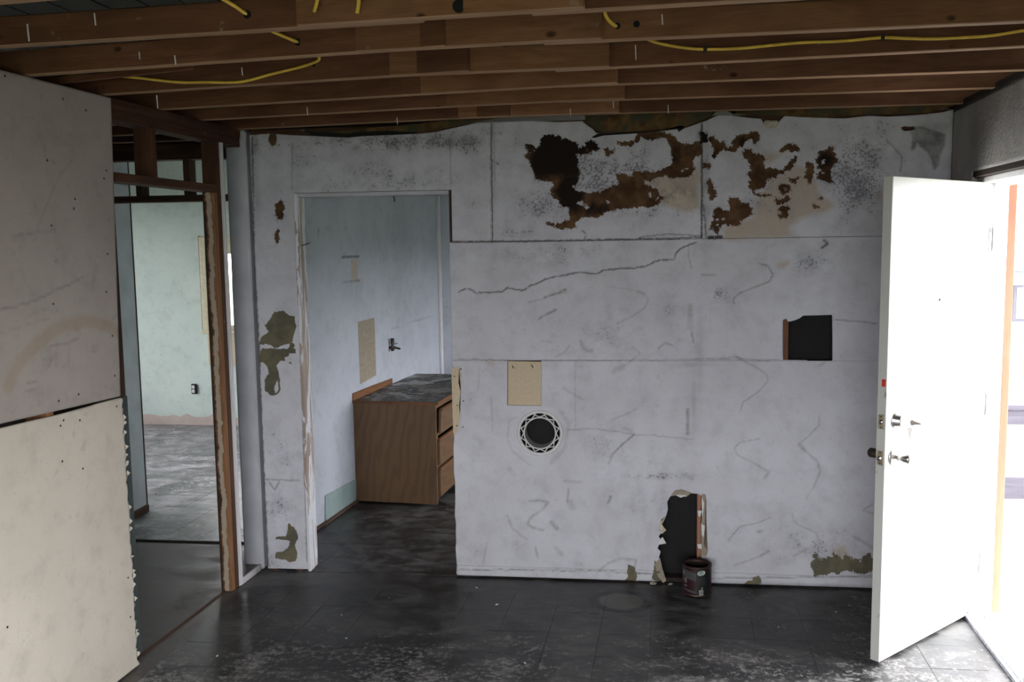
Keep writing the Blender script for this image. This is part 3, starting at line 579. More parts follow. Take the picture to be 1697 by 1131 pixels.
scuffs = [(z5([(690,500),(780,470),(860,435)]), .007, .9), (z5([(700,495),(860,455)]), .006, .7), (z5([(560,540),(690,510)]), .003, .5), (z5([(650,670),(700,640),(780,600)]), .008, .9), (z5([(1430,450),(1490,470),(1525,520),(1500,580),(1400,650),(1270,710)]), .006, .5), (z5([(1440,455),(1490,475)]), .010, .4),
    (z5([(1400,900),(1455,950),(1400,1000),(1330,1050)]), .005, .45), (z5([(1320,1055),(1250,1095)]), .018, .35), (z5([(980,850),(1000,905),(1030,930),(1070,930)]), .010, .5), (z5([(890,890),(850,940),(780,975)]), .008, .35), (z5([(670,850),(750,860)]), .008, .35), (z5([(1180,410),(1400,440)]), .003, .4), (z5([(1605,910),(1665,860),(1697,880)]), .006, .7),
    (z6([(570,170),(630,185),(660,240),(640,280),(550,315),(460,350),(420,385),(425,415)]), .005, .9), (z6([(162,430),(160,555)]), .017, .45), (z6([(165,570),(180,650)]), .005, .8), (z6([(425,725),(480,760),(560,800),(620,840),(632,880),(570,950),(480,1010),(465,1060)]), .005, .55), (z6([(440,735),(500,770)]), .008, .6), (z6([(150,70),(150,130),(168,200)]), .005, .6), (z6([(230,240),(310,240)]), .008, .7), (z6([(0,650),(40,665),(60,672)]), .005, .6),
    (z6([(145,1055),(144,1200)]), .010, .9), (z6([(940,790),(975,770)]), .008, .4),
    (z7([(370,100),(300,160),(250,210)]), .006, .9), (z7([(250,210),(230,260)]), .010, .4), (z7([(310,65),(360,80)]), .010, .35), (z7([(1060,125),(950,145),(920,180),(940,215),(1050,270),(1110,310)]), .005, .55), (z7([(1110,310),(1090,345)]), .011, .45), (z7([(1390,0),(1390,50),(1320,120),(1280,155)]), .005, .5), (z7([(1280,155),(1310,190)]), .010, .6), (z7([(1310,190),(1380,250),(1395,310),(1360,390)]), .006, .55), (z7([(1360,390),(1315,460)]), .003, .4),
    (z7([(165,860),(230,810),(300,785),(380,795)]), .009, .45), (z7([(380,795),(370,850),(400,870)]), .006, .6), (z7([(890,685),(950,610),(1050,590),(1120,560)]), .005, .6), (z7([(1110,745),(1060,775)]), .009, .6), (z7([(1060,775),(920,825)]), .004, .5), (z7([(1050,640),(1080,635)]), .009, .6), (z7([(1580,665),(1640,700),(1690,735)]), .010, .5), (z7([(1685,485),(1630,520),(1690,540)]), .006, .6), (z7([(240,445),(225,480)]), .008, .9), (z7([(1240,540),(1250,580),(1290,610),(1370,640),(1390,690)]), .004, .5), (z7([(650,325),(690,345)]), .012, .4), (z7([(1250,770),(1330,730)]), .008, .5),
    (z8([(290,635),(330,633),(358,640),(340,665),(290,700),(283,722),(300,735),(340,745)]), .009, .55), (z8([(205,690),(225,740),(280,780)]), .008, .40), (z8([(435,590),(430,640)]), .006, .7), (z8([(440,640),(450,660)]), .02, .35), (z8([(372,715),(390,738)]), .014, .6), (z8([(600,330),(650,310),(690,290)]), .005, .45), (z8([(420,560),(480,565)]), .010, .35), (z8([(385,810),(410,835)]), .013, .35), (z8([(128,790),(115,870)]), .007, .4), (z8([(85,390),(105,415)]), .020, .28), (z8([(215,515),(228,535)]), .016, .28), (z8([(145,250),(150,370)]), .008, .28), (z8([(100,130),(95,220)]), .008, .25), (z8([(420,215),(490,255)]), .007, .45), (z8([(310,810),(320,850)]), .007, .6), (z8([(240,320),(215,330),(205,400),(225,450),(290,500)]), .006, .3), (z8([(405,300),(435,340),(420,440),(370,490)]), .014, .3)]
cracks = [(z5([(0,460),(60,430),(100,440),(140,465),(240,460),(350,455),(390,425),(520,445),(580,405),(640,385),(700,350),(780,335),(880,315),(940,300),(1000,300),(1100,312),(1160,285),(1300,265),(1420,265),(1500,250),(1560,220),(1620,200),(1697,195)]), .0034, .85), (z6([(0,150),(65,150),(72,110),(110,75),(200,42)]), .0034, .8), (Wz([(750, 401), (880, 400), (980, 398), (1100, 396), (1163, 393)]), .004, .8), (Wz([(968, 398), (972, 390), (965, 383)]), .004, .7), (Wz([(1060, 393), (1110, 388), (1163, 391)]), .003, .6), (Wz([(1175, 394), (1195, 393)]), .008, 1), (z6([(1030,510),(1150,520),(1290,533)]), .003, .5), (Wz([(845, 597), (760, 596)]), .0025, .5), (Wz([(897, 598), (1100, 597), (1220, 596), (1300, 597)]), .0025, .35), (z7([(0,75),(150,70),(280,85),(370,102),(500,110),(700,130)]), .0025, .35), (z6([(160,750),(430,740),(640,765)]), .003, .35), (Wz([(1163, 205), (1163, 394)]), .0045, .85), (Wz([(1166, 340), (1170, 394)]), .004, .7), (Wz([(815, 205), (814, 260), (815, 320), (816, 402)]), .004, .6), (Wz([(818, 205), (820, 300)]), .003, .3), (Wz([(484, 240), (484, 315)]), .003, .4), (Wz([(746, 232), (747, 312)]), .0025, .35), (Wz([(815, 265), (826, 272)]), .003, .8),
    (Wz([(953, 600), (953, 710)]), .0022, .22), (Wz([(1470, 232), (1495, 260), (1492, 285)]), .003, .5), (Wz([(437, 795), (495, 797)]), .0035, .5), (Wz([(447, 800), (455, 812), (462, 800)]), .004, .5), (Wz([(1366, 398), (1372, 404), (1362, 411)]), .005, .8), (Wz([(760, 945), (880, 944), (1010, 947), (1095, 953)]), .003, .6), (Wz([(1175, 958), (1300, 957), (1447, 955)]), .003, .5)]
mold = [(W(x, y) + (rx, rz, s_)) for x, y, rx, rz, s_ in ((985, 290, .22, .12, .75), (1050, 285, .14, .10, .7), (900, 330, .15, .14, .45), (650, 235, .5, .06, .55), (640, 300, .35, .08, .4), (430, 240, .08, .05, .6), (1420, 290, .14, .20, .85), (1450, 270, .05, .18, .6), (1060, 350, .4, .04, .45), (780, 240, .10, .10, .4), (900, 425, .30, .06, .4), (1190, 490, .06, .05, .7), (1350, 435, .14, .05, .55), (1000, 550, .15, .12, .35), (960, 415, .2, .04, .45), (1080, 830, .18, .10, .35), (1000, 740, .12, .12, .35), (1350, 900, .25, .10, .5), (470, 750, .12, .15, .4), (465, 850, .10, .08, .6), (450, 930, .1, .1, .4), (1280, 330, .3, .1, .3), (835, 225, .04, .03, .5), (525, 260, .10, .05, .4), (560, 235, .08, .03, .6), (1090, 790, .16, .02, .8), (780, 650, .03, .1, .4), (780, 900, .06, .08, .3), (500, 240, .3, .03, .5), (1110, 500, .1, .08, .25), (870, 385, .2, .03, .4))]
grime = [(W(x, y) + (rx, rz, s_)) for x, y, rx, rz, s_ in ((685, 232, .03, .03, .7), (720, 232, .03, .03, .6), (745, 235, .025, .03, .6), (770, 233, .035, .03, .6), (655, 235, .03, .02, .6), (590, 245, .02, .015, .7), (645, 240, .02, .02, .5), (1545, 225, .03, .025, .6), (1520, 222, .03, .02, .5), (925, 965, .5, .012, .7), (1340, 970, .5, .010, .6), (620, 222, .4, .012, .4), (1580, 250, .02, .3, .6), (1150, 605, .10, .012, .25), (1160, 590, .02, .2, .20), (1150, 670, .012, .15, .2))]
cracks += [(Wz([(418, 228), (421, 420), (428, 560), (436, 760), (444, 938)]), .0045, .8), (Wz([(489, 325), (494, 480), (502, 700), (509, 930)]), .003, .5)]
grime += [(W(1170, 300) + (.02, .28, .55)), (W(1160, 225) + (.02, .03, .6)), (W(818, 300) + (.015, .25, .3)), (W(424, 300) + (.02, .3, .35)), (W(1555, 210) + (.1, .03, .35))]
greystain = [Wz([(1508, 213), (1530, 211), (1565, 224), (1564, 240), (1556, 258), (1554, 272), (1549, 279), (1546, 265), (1538, 250), (1526, 242), (1518, 232), (1516, 243), (1512, 247), (1514, 228)])]
def f_grime(P):
    s_ = f_union(P, greystain); return np.clip(np.maximum(f_blobs(P, grime), np.clip(.85 - s_ / .014, 0, .85)), 0, 1)
fields_back = {'brown': lambda P: f_union(P, [jag(q) for q in brown], [jag(q, amp=.002) for q in brown_cut]), 'tan': lambda P: f_union(P, tan), 'tandark': lambda P: f_blobs(P, [W(1115, 325) + (.12, .06, 1.0), W(1085, 300) + (.1, .05, .4)]),
    'dark': lambda P: f_blobs(P, dark), 'scuff': lambda P: f_lines(P, [(a_, max(.0036, b_ * .72), min(1, c_ * .9)) for a_, b_, c_ in scuffs]), 'crack': lambda P: f_lines(P, [(jag(a_, False, .012, .0022), b_, c_) for a_, b_, c_ in cracks]), 'spat': lambda P: f_blobs(P, [W(1395, 930) + (.22, .09, 1.0)]), 'mold': lambda P: np.clip(f_blobs(P, mold) * 1.1 + .16 + .16 * np.clip((P[:, 1] - 1.5) / .5, 0, 1), 0, 1), 'olive': lambda P: f_union(P, [jag(q, amp=.002) for q in olive], olive_cut), 'grime': f_grime, 'on': ones}
def circ(x, z, r, n=36): return [(x + r * math.cos(2 * math.pi * k / n), z + r * math.sin(2 * math.pi * k / n)) for k in range(n)]
VC = (-.490, .781)
hole_patch = Wz([(841, 597), (897, 598), (897, 673), (841, 672)])
hole_sq = Wz([(1297.5, 531), (1303, 528), (1306, 534), (1318, 531), (1325, 528), (1331, 523.5), (1355, 523), (1379.5, 522), (1380, 560), (1380, 598), (1340, 597.5), (1297.5, 597)])
hole_low = Wz([(1111, 823), (1120, 820), (1128, 821), (1136, 823), (1145, 818), (1156, 819), (1164, 823), (1163, 850), (1164, 880), (1163, 920), (1163, 975), (1120, 976), (1099, 966), (1096, 950), (1096, 936), (1092, 925), (1095, 915), (1090, 910), (1092, 903), (1100, 899), (1091, 890), (1096, 884), (1103, 880), (1095, 868), (1096, 862), (1104, 856), (1107, 845), (1106, 832)])
hole_nail = Wz([(1493, 211), (1500, 209), (1508, 210), (1516, 209), (1517, 214), (1510, 216), (1500, 217), (1495, 215)])
GAP = .0006
ragR = [(-.945 + random.uniform(-.003, .003), z) for z in np.linspace(.012, ZM - GAP, 26)]
cell = .006
sheet('drywall_panel', [(-1.992, .010), (DX0, .012), (DX0, DZ), (DX1, DZ), (DX1, ZS + GAP), (J1 - GAP, ZS + GAP)] + top_between(-1.992, J1 - GAP)[::-1], [], place_back, .0125, cell, fields_back, M_back, wall_back)
sheet('drywall_panel', [(J1 + GAP, ZS + GAP), (J2 - GAP, ZS + GAP)] + top_between(J1 + GAP, J2 - GAP)[::-1], [], place_back, .0125, .005, fields_back, M_back, wall_back)
sheet('drywall_panel', [(J2 + GAP, ZS + GAP), (1.492, ZS + GAP)] + top_between(J2 + GAP, 1.492)[::-1], [hole_nail], place_back, .0125, .005, fields_back, M_back, wall_back)
sheet('drywall_panel', [(-.945, ZS - GAP), (-.947, 1.4), (-.945, ZM + GAP * .3), (1.485, ZM + GAP * .3), (1.492, ZS - GAP)], [hole_sq], place_back, .0125, cell, fields_back, M_back, wall_back)
sheet('drywall_panel', [(1.475, ZM - GAP * .3), (1.475, .010)] + [(x, z) for x, z in ragR], [hole_patch, hole_low, circ(*VC, .108)], place_back, .0125, cell, fields_back, M_back, wall_back)
# frame and far skin of the back wall
slab('wall_lining', I4, 'x', .105, .118, -1.99, 1.62, 0, HC, [(-1.75, -.945, 0, 2.02)], M_blue, wall_back)
slab('building_paper', I4, 'x', .088, .092, -.93, 1.48, 0.0, 2.2, [], M_black, wall_back)
lbox('top_plate', I4, -1.99, 1.49, .014, .104, HC - .09, HC, M_plate, wall_back, .002)
lbox('bottom_plate', I4, -.93, 1.48, .014, .087, .0, .022, M_dark, wall_back, .002)
for x in (-1.96, -1.82, -.90, -.70, -.28, .395, .735, 1.05, 1.44): board('stud', (x, .05, .0), (x, .05, HC - .09), .038, .072, M_joist, wall_back, up=(0, 1, 0))
lbox('header', I4, -1.75, -.93, .014, .104, 2.04, 2.22, M_plate, wall_back)
board('stud', (.324, .03, .0), (.324, .03, .52), .020, .032, M_orange, wall_back, up=(0, 1, 0))
board('stud', (.738, .028, 1.10), (.738, .028, 1.45), .026, .026, M_sister, wall_back, up=(0, 1, 0))
tag(lbox('door_jamb', I4, DX0 + .001, DX0 + .018, .001, .116, .0, 2.034, M_raw, wall_back, .002), 'half-stripped pinkish wooden door jamb')
lbox('door_jamb', I4, -.944, -.926, .002, .116, .0, 2.034, M_darkstud, wall_back, .002)
lbox('door_jamb', I4, DX0 + .018, -.944, .002, .116, 2.014, 2.034, M_grey, wall_back, .002)
# torn paper, painted dark gap and mortar along the ceiling line
for poly in (Wz([(490, 222), (570, 216), (700, 205), (790, 194), (860, 190), (800, 200), (752, 210), (722, 216), (690, 219), (600, 222), (560, 225)]),
             Wz([(968, 191), (1080, 186), (1190, 182), (1180, 192), (1165, 199), (1135, 211), (1128, 208), (1100, 215), (1000, 221), (984, 213), (973, 206)]),
             Wz([(1200, 181), (1400, 176), (1560, 171), (1590, 172), (1540, 187), (1440, 190), (1380, 194), (1290, 192), (1215, 189), (1230, 184)])):
    cx, cz = poly[0]; prism('torn_paper_and_gap', [(x - cx, z - cz) for x, z in poly], .006, M_tar, wall_back, M=Matrix.Translation((cx, -.004, cz)))
for pts in (Wz([(990, 222), (1040, 219), (1100, 217), (1135, 212), (1125, 219), (1122, 214), (1060, 221), (1000, 225), (985, 229), (980, 228)]), Wz([(520, 225), (577, 228), (600, 226), (690, 222), (690, 219), (640, 217), (600, 219), (575, 222), (500, 217)])):
    cx, cz = pts[0]; prism('torn_paper_and_gap', [(x - cx, z - cz) for x, z in pts], .004, M_black, wall_back, M=Matrix.Translation((cx, -.006, cz)))  # black strips stand in for the dark gap between paper and wall board
for px, py, sx, sz in ((453, 232, .022, .032), (1277, 206, .038, .020)):
    b = bmesh.new(); bmesh.ops.create_icosphere(b, subdivisions=3, radius=1)
    for v_ in b.verts:
        k = 1 + .18 * math.sin(v_.co.x * 5 + 1) * math.cos(v_.co.z * 4); v_.co = (v_.co.x * sx * k * (1.0 if v_.co.z > 0 else 1 + v_.co.z * .5), v_.co.y * .012, v_.co.z * sz * k)
    q = W(px, py); frombm('mortar_blob', b, M_tar if px < 500 else M_plaster, wall_back, True, Matrix.Translation((q[0], -.006, q[1])))
# peeled paper round the low hole
lowedge = [([(1111, 823), (1118, 813), (1130, 811), (1140, 815), (1146, 817), (1137, 824), (1128, 822), (1120, 821)], M_tan), ([(1118, 820), (1124, 817), (1133, 818), (1137, 822), (1128, 825)], M_plastic),
    ([(1163, 819), (1169, 820), (1171, 830), (1170, 865), (1170, 895), (1167, 905), (1173, 914), (1170, 925), (1166, 932), (1163, 945), (1161, 930), (1163, 900), (1161, 880), (1164, 850), (1162, 835)], M_tan),
    ([(1163, 823), (1167, 835), (1165, 850), (1163, 860)], M_plastic), ([(1162, 868), (1168, 872), (1166, 890), (1163, 886)], M_plastic), ([(1156, 846), (1163, 847), (1160, 857), (1157, 855)], M_plastic), ([(1155, 902), (1162, 901), (1163, 910), (1157, 909)], M_plastic),
    ([(1104, 856), (1094, 866), (1092, 880), (1097, 885), (1104, 879), (1097, 870), (1099, 863)], M_plaster), ([(1098, 890), (1104, 901), (1092, 903), (1093, 896)], M_plastic), ([(1085, 935), (1094, 925), (1097, 940), (1104, 962), (1099, 966), (1090, 955)], M_tan)]
for pts, mt in lowedge:
    q = Wz(pts); cx, cz = q[0]; prism('torn_edge', [(x - cx, z - cz) for x, z in q], .003, mt, wall_back, M=Matrix.Translation((cx, -.0035, cz)) @ Matrix.Rotation(random.uniform(-.06, .02), 4, 'X'))
q = Wz([(748, 610), (761, 610), (763, 622), (760, 635), (764, 650), (761, 672), (762, 690), (759, 706), (757, 716), (753, 722), (751, 716)]); cx, cz = q[0]
tp = prism('torn_edge', [(x - cx, z - cz) for x, z in q], .002, M_paper, wall_back, M=Matrix.Translation((cx, -.0025, cz)))
for px, py in ((753, 624), (758, 672), (757, 706), (764, 612), (768, 665), (767, 708)):
    q = W(px, py); lathe('nail_head', [(0, 0), (.0035, 0), (.0035, .0015), (0, .0015)], M_nail, wall_back, M=Matrix.Translation((q[0], -.002, q[1])) @ Matrix.Rotation(math.pi / 2, 4, 'X'), n=10)
tag(prism('patch_panel', [(x - hole_patch[0][0] + (.003 if i in (0, 3) else -.001), z - hole_patch[0][1] - (.006 if i < 2 else -.002)) for i, (x, z) in enumerate(hole_patch)], .004, M_paper, wall_back, M=Matrix.Translation((hole_patch[0][0], .002, hole_patch[0][1]))), 'cream hardboard patch set into the wall')
for px, py in ((849, 606), (881, 605)):
    q = W(px, py); board('bent_nail', (q[0], -.001, q[1]), (q[0] + .008, -.012, q[1] - .014), .003, .003, M_nail, wall_back, bev=0)
# painted baseboard strip
for a, b in ((-.94, .125), (.372, 1.46)):
    pts = [(a, .008)] + [(x, .062 + random.uniform(-.002, .002)) for x in np.linspace(a, b, 12)] + [(b, .008)]
    sheet('baseboard_back', pts, [], lambda u, z, d: place_back(u, z, d - .006), .006, .008, fields_back, M_back, None)['kind'] = 'structure'

# round vent sleeve
vent = empty('round_vent_sleeve', (VC[0], 0, VC[1]), label='white plastic round vent sleeve with lattice ring in the white back wall', cat='vent')
RXM = Matrix.Translation((VC[0], 0, VC[1])) @ Matrix.Rotation(math.pi / 2, 4, 'X')
lathe('outer_rim', [(.104, -.01), (.104, .006), (.108, .009), (.116, .009), (.120, .005), (.120, -.0005)], M_plastic, vent, M=RXM, n=64)
lathe('inner_rim', [(.078, .004), (.079, .008), (.084, .008), (.086, .004), (.086, -.010)], M_plastic, vent, M=RXM, n=64)
lathe('duct_pipe', [(.0785, .004), (.0785, -.088)], M_plastic, vent, M=RXM, n=48)
b = bmesh.new()
for k in range(12):
    a0 = 2 * math.pi * k / 12
    for s_ in (-1, 1):
        p0 = Vector((.085 * math.cos(a0), .085 * math.sin(a0), .003)); a1 = a0 + s_ * math.pi / 12 * 1.25; p1 = Vector((.105 * math.cos(a1), .105 * math.sin(a1), .003))
        d = (p1 - p0); n_ = Vector((-d.y, d.x, 0)).normalized() * .0022; vs = []
        for zz in (-.002, .003):
            for q in (p0 - n_, p0 + n_, p1 + n_, p1 - n_): vs.append(b.verts.new((q.x, q.y, q.z + zz)))
        b.faces.new(vs[:4]); b.faces.new(vs[4:])
        for i in range(4): b.faces.new((vs[i], vs[(i + 1) % 4], vs[4 + (i + 1) % 4], vs[4 + i]))
frombm('lattice', b, M_plastic, vent, M=RXM)

# ------------------------------------------------------------------ left wall
wall_left = empty('wall_left', (0, 0, 0)); struct(wall_left)
LA, LB = (XL(0) + .0065, 0), (XL(-1) + .0065, -1)
def Lp(x, y): q = onv(x, y, LA, LB); return (float(q[1]), float(q[2]))
Lpts = lambda pts, ox=0, oy=0, s_=1.0: [Lp(ox + x * s_, oy + y * s_) for x, y in pts]
l2 = lambda pts: Lpts(pts, 0, 380, .2299)
lscuff = [(l2([(0,583),(120,555),(220,525),(330,480),(400,440),(500,400),(600,345)]), .004, .55), (l2([(360,850),(460,825),(560,795)]), .004, .5), (l2([(100,50),(210,35),(400,5)]), .004, .35), (l2([(170,660),(260,600),(380,560)]), .003, .25), (l2([(0,745),(120,715),(250,670),(350,650)]), .003, .3), (l2([(405,830),(405,990)]), .006, .2), (l2([(495,820),(495,990),(440,995)]), .005, .2), (l2([(190,1105),(255,1095)]), .004, .6), (Lpts([(40, 650), (62, 645)]), .004, .4), (Lpts([(55, 400), (75, 345), (100, 290), (120, 265)]), .004, .25), (Lpts([(118, 455), (150, 480), (160, 440)]), .012, .15)]
arc = l2([(60,1131),(100,1030),(160,940),(230,860),(310,800),(370,735),(450,700),(540,680),(620,665),(700,675),(780,700),(850,740)])
fields_left = {'scuff': lambda P: f_lines(P, lscuff), 'tan': lambda P: f_union(P, []) , 'tandark': lambda P: np.zeros(len(P)), 'brown': lambda P: f_union(P, []), 'olive': lambda P: f_union(P, []), 'crack': lambda P: f_lines(P, [(Lpts([(140, 230), (142, 320)]), .003, .0)]),
    'mold': lambda P: f_blobs(P, [Lp(30, 180) + (.3, .15, .12)]), 'on': ones, 'grime': lambda P: np.zeros(len(P)), 'arc': lambda P: f_lines(P, [(arc, .022, .8)])}
nt_ = M_left.node_tree                                            # brown ring left by a damp patch
mp = nt_.nodes.new('ShaderNodeMix'); mp.data_type = 'RGBA'; bs = [n for n in nt_.nodes if n.type == 'BSDF_PRINCIPLED'][0]; src = bs.inputs['Base Color'].links[0].from_socket
aa = nt_.nodes.new('ShaderNodeAttribute'); aa.attribute_name = 'arc'; mu = nt_.nodes.new('ShaderNodeMath'); mu.operation = 'MULTIPLY'; mu.inputs[1].default_value = .55
nt_.links.new(aa.outputs['Fac'], mu.inputs[0]); nt_.links.new(mu.outputs[0], mp.inputs[0]); nt_.links.new(src, mp.inputs[6]); mp.inputs[7].default_value = (.36, .27, .17, 1); nt_.links.new(mp.outputs[2], bs.inputs['Base Color'])
ups = [Lp(200, 657), Lp(100, 680), Lp(0, 703)]; los = [Lp(197, 661), Lp(165, 669), Lp(150, 674), Lp(100, 687.5), Lp(50, 699), Lp(0, 711)]
yN = -2.42
sheet('drywall_panel', [(-1.122, HC - .006), ups[0], ups[1], ups[2], (yN, ups[2][1] + .02), (yN, HC - .006)], [], place_left, .0125, .009, fields_left, M_left, wall_left)
rag = []; z = los[0][1]
yy = -1.163
while z > .012:
    rag.append((yy + random.uniform(-.010, .002), z)); z -= random.uniform(.006, .014); rag.append((yy + random.uniform(-.002, .006), z)); z -= random.uniform(.010, .035)
sheet('drywall_panel', [(yN, los[-1][1])] + los[::-1] + rag + [(-1.150, .004), (yN, .004)], [], place_left, .0125, .006, {'scuff': lambda P: np.zeros(len(P)), 'on': ones, 'tan': lambda P: f_union(P, []), 'brown': lambda P: f_union(P, []), 'olive': lambda P: f_union(P, [])}, M_cream, wall_left)
sheet('drywall_panel', [(yN - .003, HC - .006), (yN - .003, .004), (-6.15, .004), (-6.15, HC - .006)], [], place_left, .0125, .05, {'on': ones, 'tan': lambda P: f_union(P, []), 'brown': lambda P: f_union(P, []), 'olive': lambda P: f_union(P, [])}, M_left, wall_left)
for px, py in ((8, 126), (162, 146), (170, 146), (142, 183), (78, 266), (122, 346), (124, 330), (85, 374), (178, 421), (176, 484), (88, 504), (186, 557), (130, 654), (97, 665), (190, 623), (176, 283), (172, 296), (104, 164), (193, 674), (132, 697), (100, 706), (137, 777), (103, 765), (12, 1040), (216, 1023), (212, 958), (105, 697)):
    q = Lp(px, py); X = XL(q[0]) + .0065; lathe('nail_head', [(0, .0), (.004, .0), (.0045, .0012), (.002, .002), (0, .002)], M_nail, wall_left, M=Matrix.Translation((X + .0002, q[0], q[1])) @ Matrix.Rotation(math.pi / 2, 4, 'Y'), n=10)
# torn paper lips on the ragged edge
for k in range(26):
    z = random.uniform(.05, 1.12); y = -1.158 + random.uniform(-.003, .003); s_ = random.uniform(.006, .018)
    y0_ = y; XX = XL(y) + .0065; V_ = [(XX, y - .004, z), (XX, y - .004, z - s_ * 1.6), (XX + .004, y + .010, z - s_ * .9), (XX - .002, y - .004, z), (XX - .002, y - .004, z - s_ * 1.6)]
    mesh('paper_lip', V_, [(0, 1, 2), (3, 2, 4), (0, 2, 3), (1, 4, 2), (0, 3, 4, 1)], M_cream, wall_left)
q = Lp(198, 540); mesh('paint_chip', [(XL(q[0]) + .002, q[0] - .05, q[1] - .01), (XL(q[0]) + .004, q[0], q[1] + .012), (XL(q[0]) + .002, q[0] - .012, q[1] - .012), (XL(q[0]) + .0, q[0] - .05, q[1] - .012)], [(0, 1, 2), (0, 2, 3)], M_plastic, wall_left)
# framing behind and beside the boards (local frame of the wall: x = depth to the left, y along)
lbox('stud', ML, -.105, -.008, -1.165, -1.108, .04, 1.150, M_teal, wall_left, .002); lbox('stud', ML, -.105, -.008, -1.165, -1.118, 1.151, HC - .09, M_darkstud, wall_left, .002)
for y in (-1.58, -1.98, -2.38, -2.8, -3.2, -3.6): lbox('stud', ML, -.102, -.014, y - .019, y + .019, .04, HC - .09, M_sister, wall_left)
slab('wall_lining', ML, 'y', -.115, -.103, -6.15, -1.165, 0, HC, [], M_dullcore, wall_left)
lbox('top_plate', ML, -.095, -.0065, -6.15, .0, HC - .044, HC, M_plate, wall_left, .002)
lbox('top_plate', ML, -.093, -.0065, -6.15, -.008, HC - .089, HC - .045, M_plate, wall_left, .002)
lbox('bottom_plate', ML, -.100, -.014, -6.15, -1.125, .0, .038, M_darkstud, wall_left)
lbox('header', ML, -.086, .002, -1.12, -.285, 2.032, 2.068, M_plate, wall_left, .002)
lbox('cripple_stud', ML, -.090, -.004, -.835, -.797, 2.068, HC - .089, M_plate, wall_left, .002)
lbox('trimmer_stud', ML, -.062, .0, -.320, -.283, .0, 2.031, M_post, wall_left, .004)
lbox('king_stud', ML, -.078, .0, -.281, -.244, .0, HC - .089, M_plate, wall_left, .003)
lbox('painted_strip', ML, -.050, .003, -.243, -.234, .0, HC - .089, M_wpost, wall_left, .002)
lbox('painted_strip', ML, -.010, .007, -.233, -.214, .0, 2.28, M_wpost, wall_left, .002)
lbox('bottom_plate', ML, -.086, -.004, -.196, -.006, .0, .030, M_hall, wall_left)
lbox('board_remnant', ML, -.003, .006, -.228, -.004, .0, .034, M_wpost, wall_left, .001)

# ------------------------------------------------------------------ wall between kitchen and far room, seen end-on
wall_kitchen_left = empty('wall_kitchen_left'); struct(wall_kitchen_left)
P0, P1 = np.array([XK(.03), .03]), np.array([XK(3.3), 3.3])
KA, KB = (XK(0), 0), (XK(1), 1)
def Kp(x, y): q = onv(x, y, KA, KB); return (float(q[1]), float(q[2]))
Kpts = lambda pts: [Kp(x, y) for x, y in pts]
MK = Matrix.Translation((XK(0), 0, 0)) @ Matrix.Rotation(-math.atan(.108), 4, 'Z')
recess = Kpts([(582, 431), (593, 429), (593.5, 468), (582, 464)])
kcr = [(Kpts([(566, 427), (595, 426)]), .005, .8), (Kpts([(566, 470), (596, 466)]), .005, .8), (Kpts([(652, 40), (653, 80)]), .003, .3), (Kpts([(649, 540), (650, 562)]), .004, .4), (Kpts([(649, 545), (690, 532), (720, 525)]), .004, .3)]
kf = {'crack': lambda P: f_lines(P, kcr), 'scuff': lambda P: f_lines(P, [(Kpts([(528, 380), (528, 388)]), .008, .9), (Kpts([(501, 384), (502, 388)]), .008, .8), (Kpts([(570, 605), (568, 620)]), .005, .5), (Kpts([(648, 572), (648, 600)]), .01, .15)]), 'on': ones, 'tan': lambda P: f_union(P, [Kpts([(593, 534), (620, 527), (623, 622), (597, 637)]), recess]), 'tandark': lambda P: np.zeros(len(P)), 'brown': lambda P: f_union(P, []), 'olive': lambda P: f_union(P, []),
    'grime': lambda P: f_blobs(P, [Kp(585, 480) + (.2, .15, .18), Kp(660, 440) + (.35, .7, .18), Kp(570, 790) + (.2, .3, .10)]), 'mold': lambda P: f_blobs(P, [])}
sheet('drywall_panel', [(.122, .004), (3.32, .004), (3.32, HC - .004), (.122, HC - .004)], [], place_kit, .0125, .015, kf, M_blue, wall_kitchen_left)
lbox('wall_core', MK, -.088, -.014, .125, 3.95, .0, HC, M_mint, wall_kitchen_left)
lbox('end_post', MK, -.098, .021, .004, .100, .0, HC - .0, M_grey, wall_kitchen_left, .012)
q = Kpts([(593, 534), (620, 527), (623, 622), (597, 637)])
for (pts, nm, lb) in ((q, 'bare_patch', 'tan bare strip on the kitchen wall'),):
    V_ = [tuple(place_kit(np.array(u), np.array(zz), -.002)) for u, zz in pts] + [tuple(place_kit(np.array(u), np.array(zz), .0)) for u, zz in pts]
    tag(mesh(nm, V_, [(0, 1, 2, 3), (0, 4, 5, 1), (1, 5, 6, 2), (2, 6, 7, 3), (3, 7, 4, 0)], M_tan, wall_kitchen_left), lb)
q = Kpts([(538, 822), (589, 795), (589, 842), (538, 872)])
V_ = [tuple(place_kit(np.array(u), np.array(zz), -.006)) for u, zz in q] + [tuple(place_kit(np.array(u), np.array(zz), .0)) for u, zz in q]
tag(mesh('baseboard_remnant', V_, [(0, 1, 2, 3), (0, 4, 5, 1), (1, 5, 6, 2), (2, 6, 7, 3), (3, 7, 4, 0)], M_mintwood, wall_kitchen_left), 'mint green baseboard remnant')
board('wood_strip', (XK(.13) + .006, .13, .012), (XK(1.36) + .006, 1.36, .012), .012, .022, M_darkstud, wall_kitchen_left)
wall_kitchen_far = struct(lbox('wall_kitchen_far', I4, -1.76, 1.7, 3.30, 3.36, 0, HC, M_blue))
lbox('corner_trim', I4, -1.69, -1.655, 3.265, 3.30, 0, HC, M_wpost, wall_kitchen_far, .010)
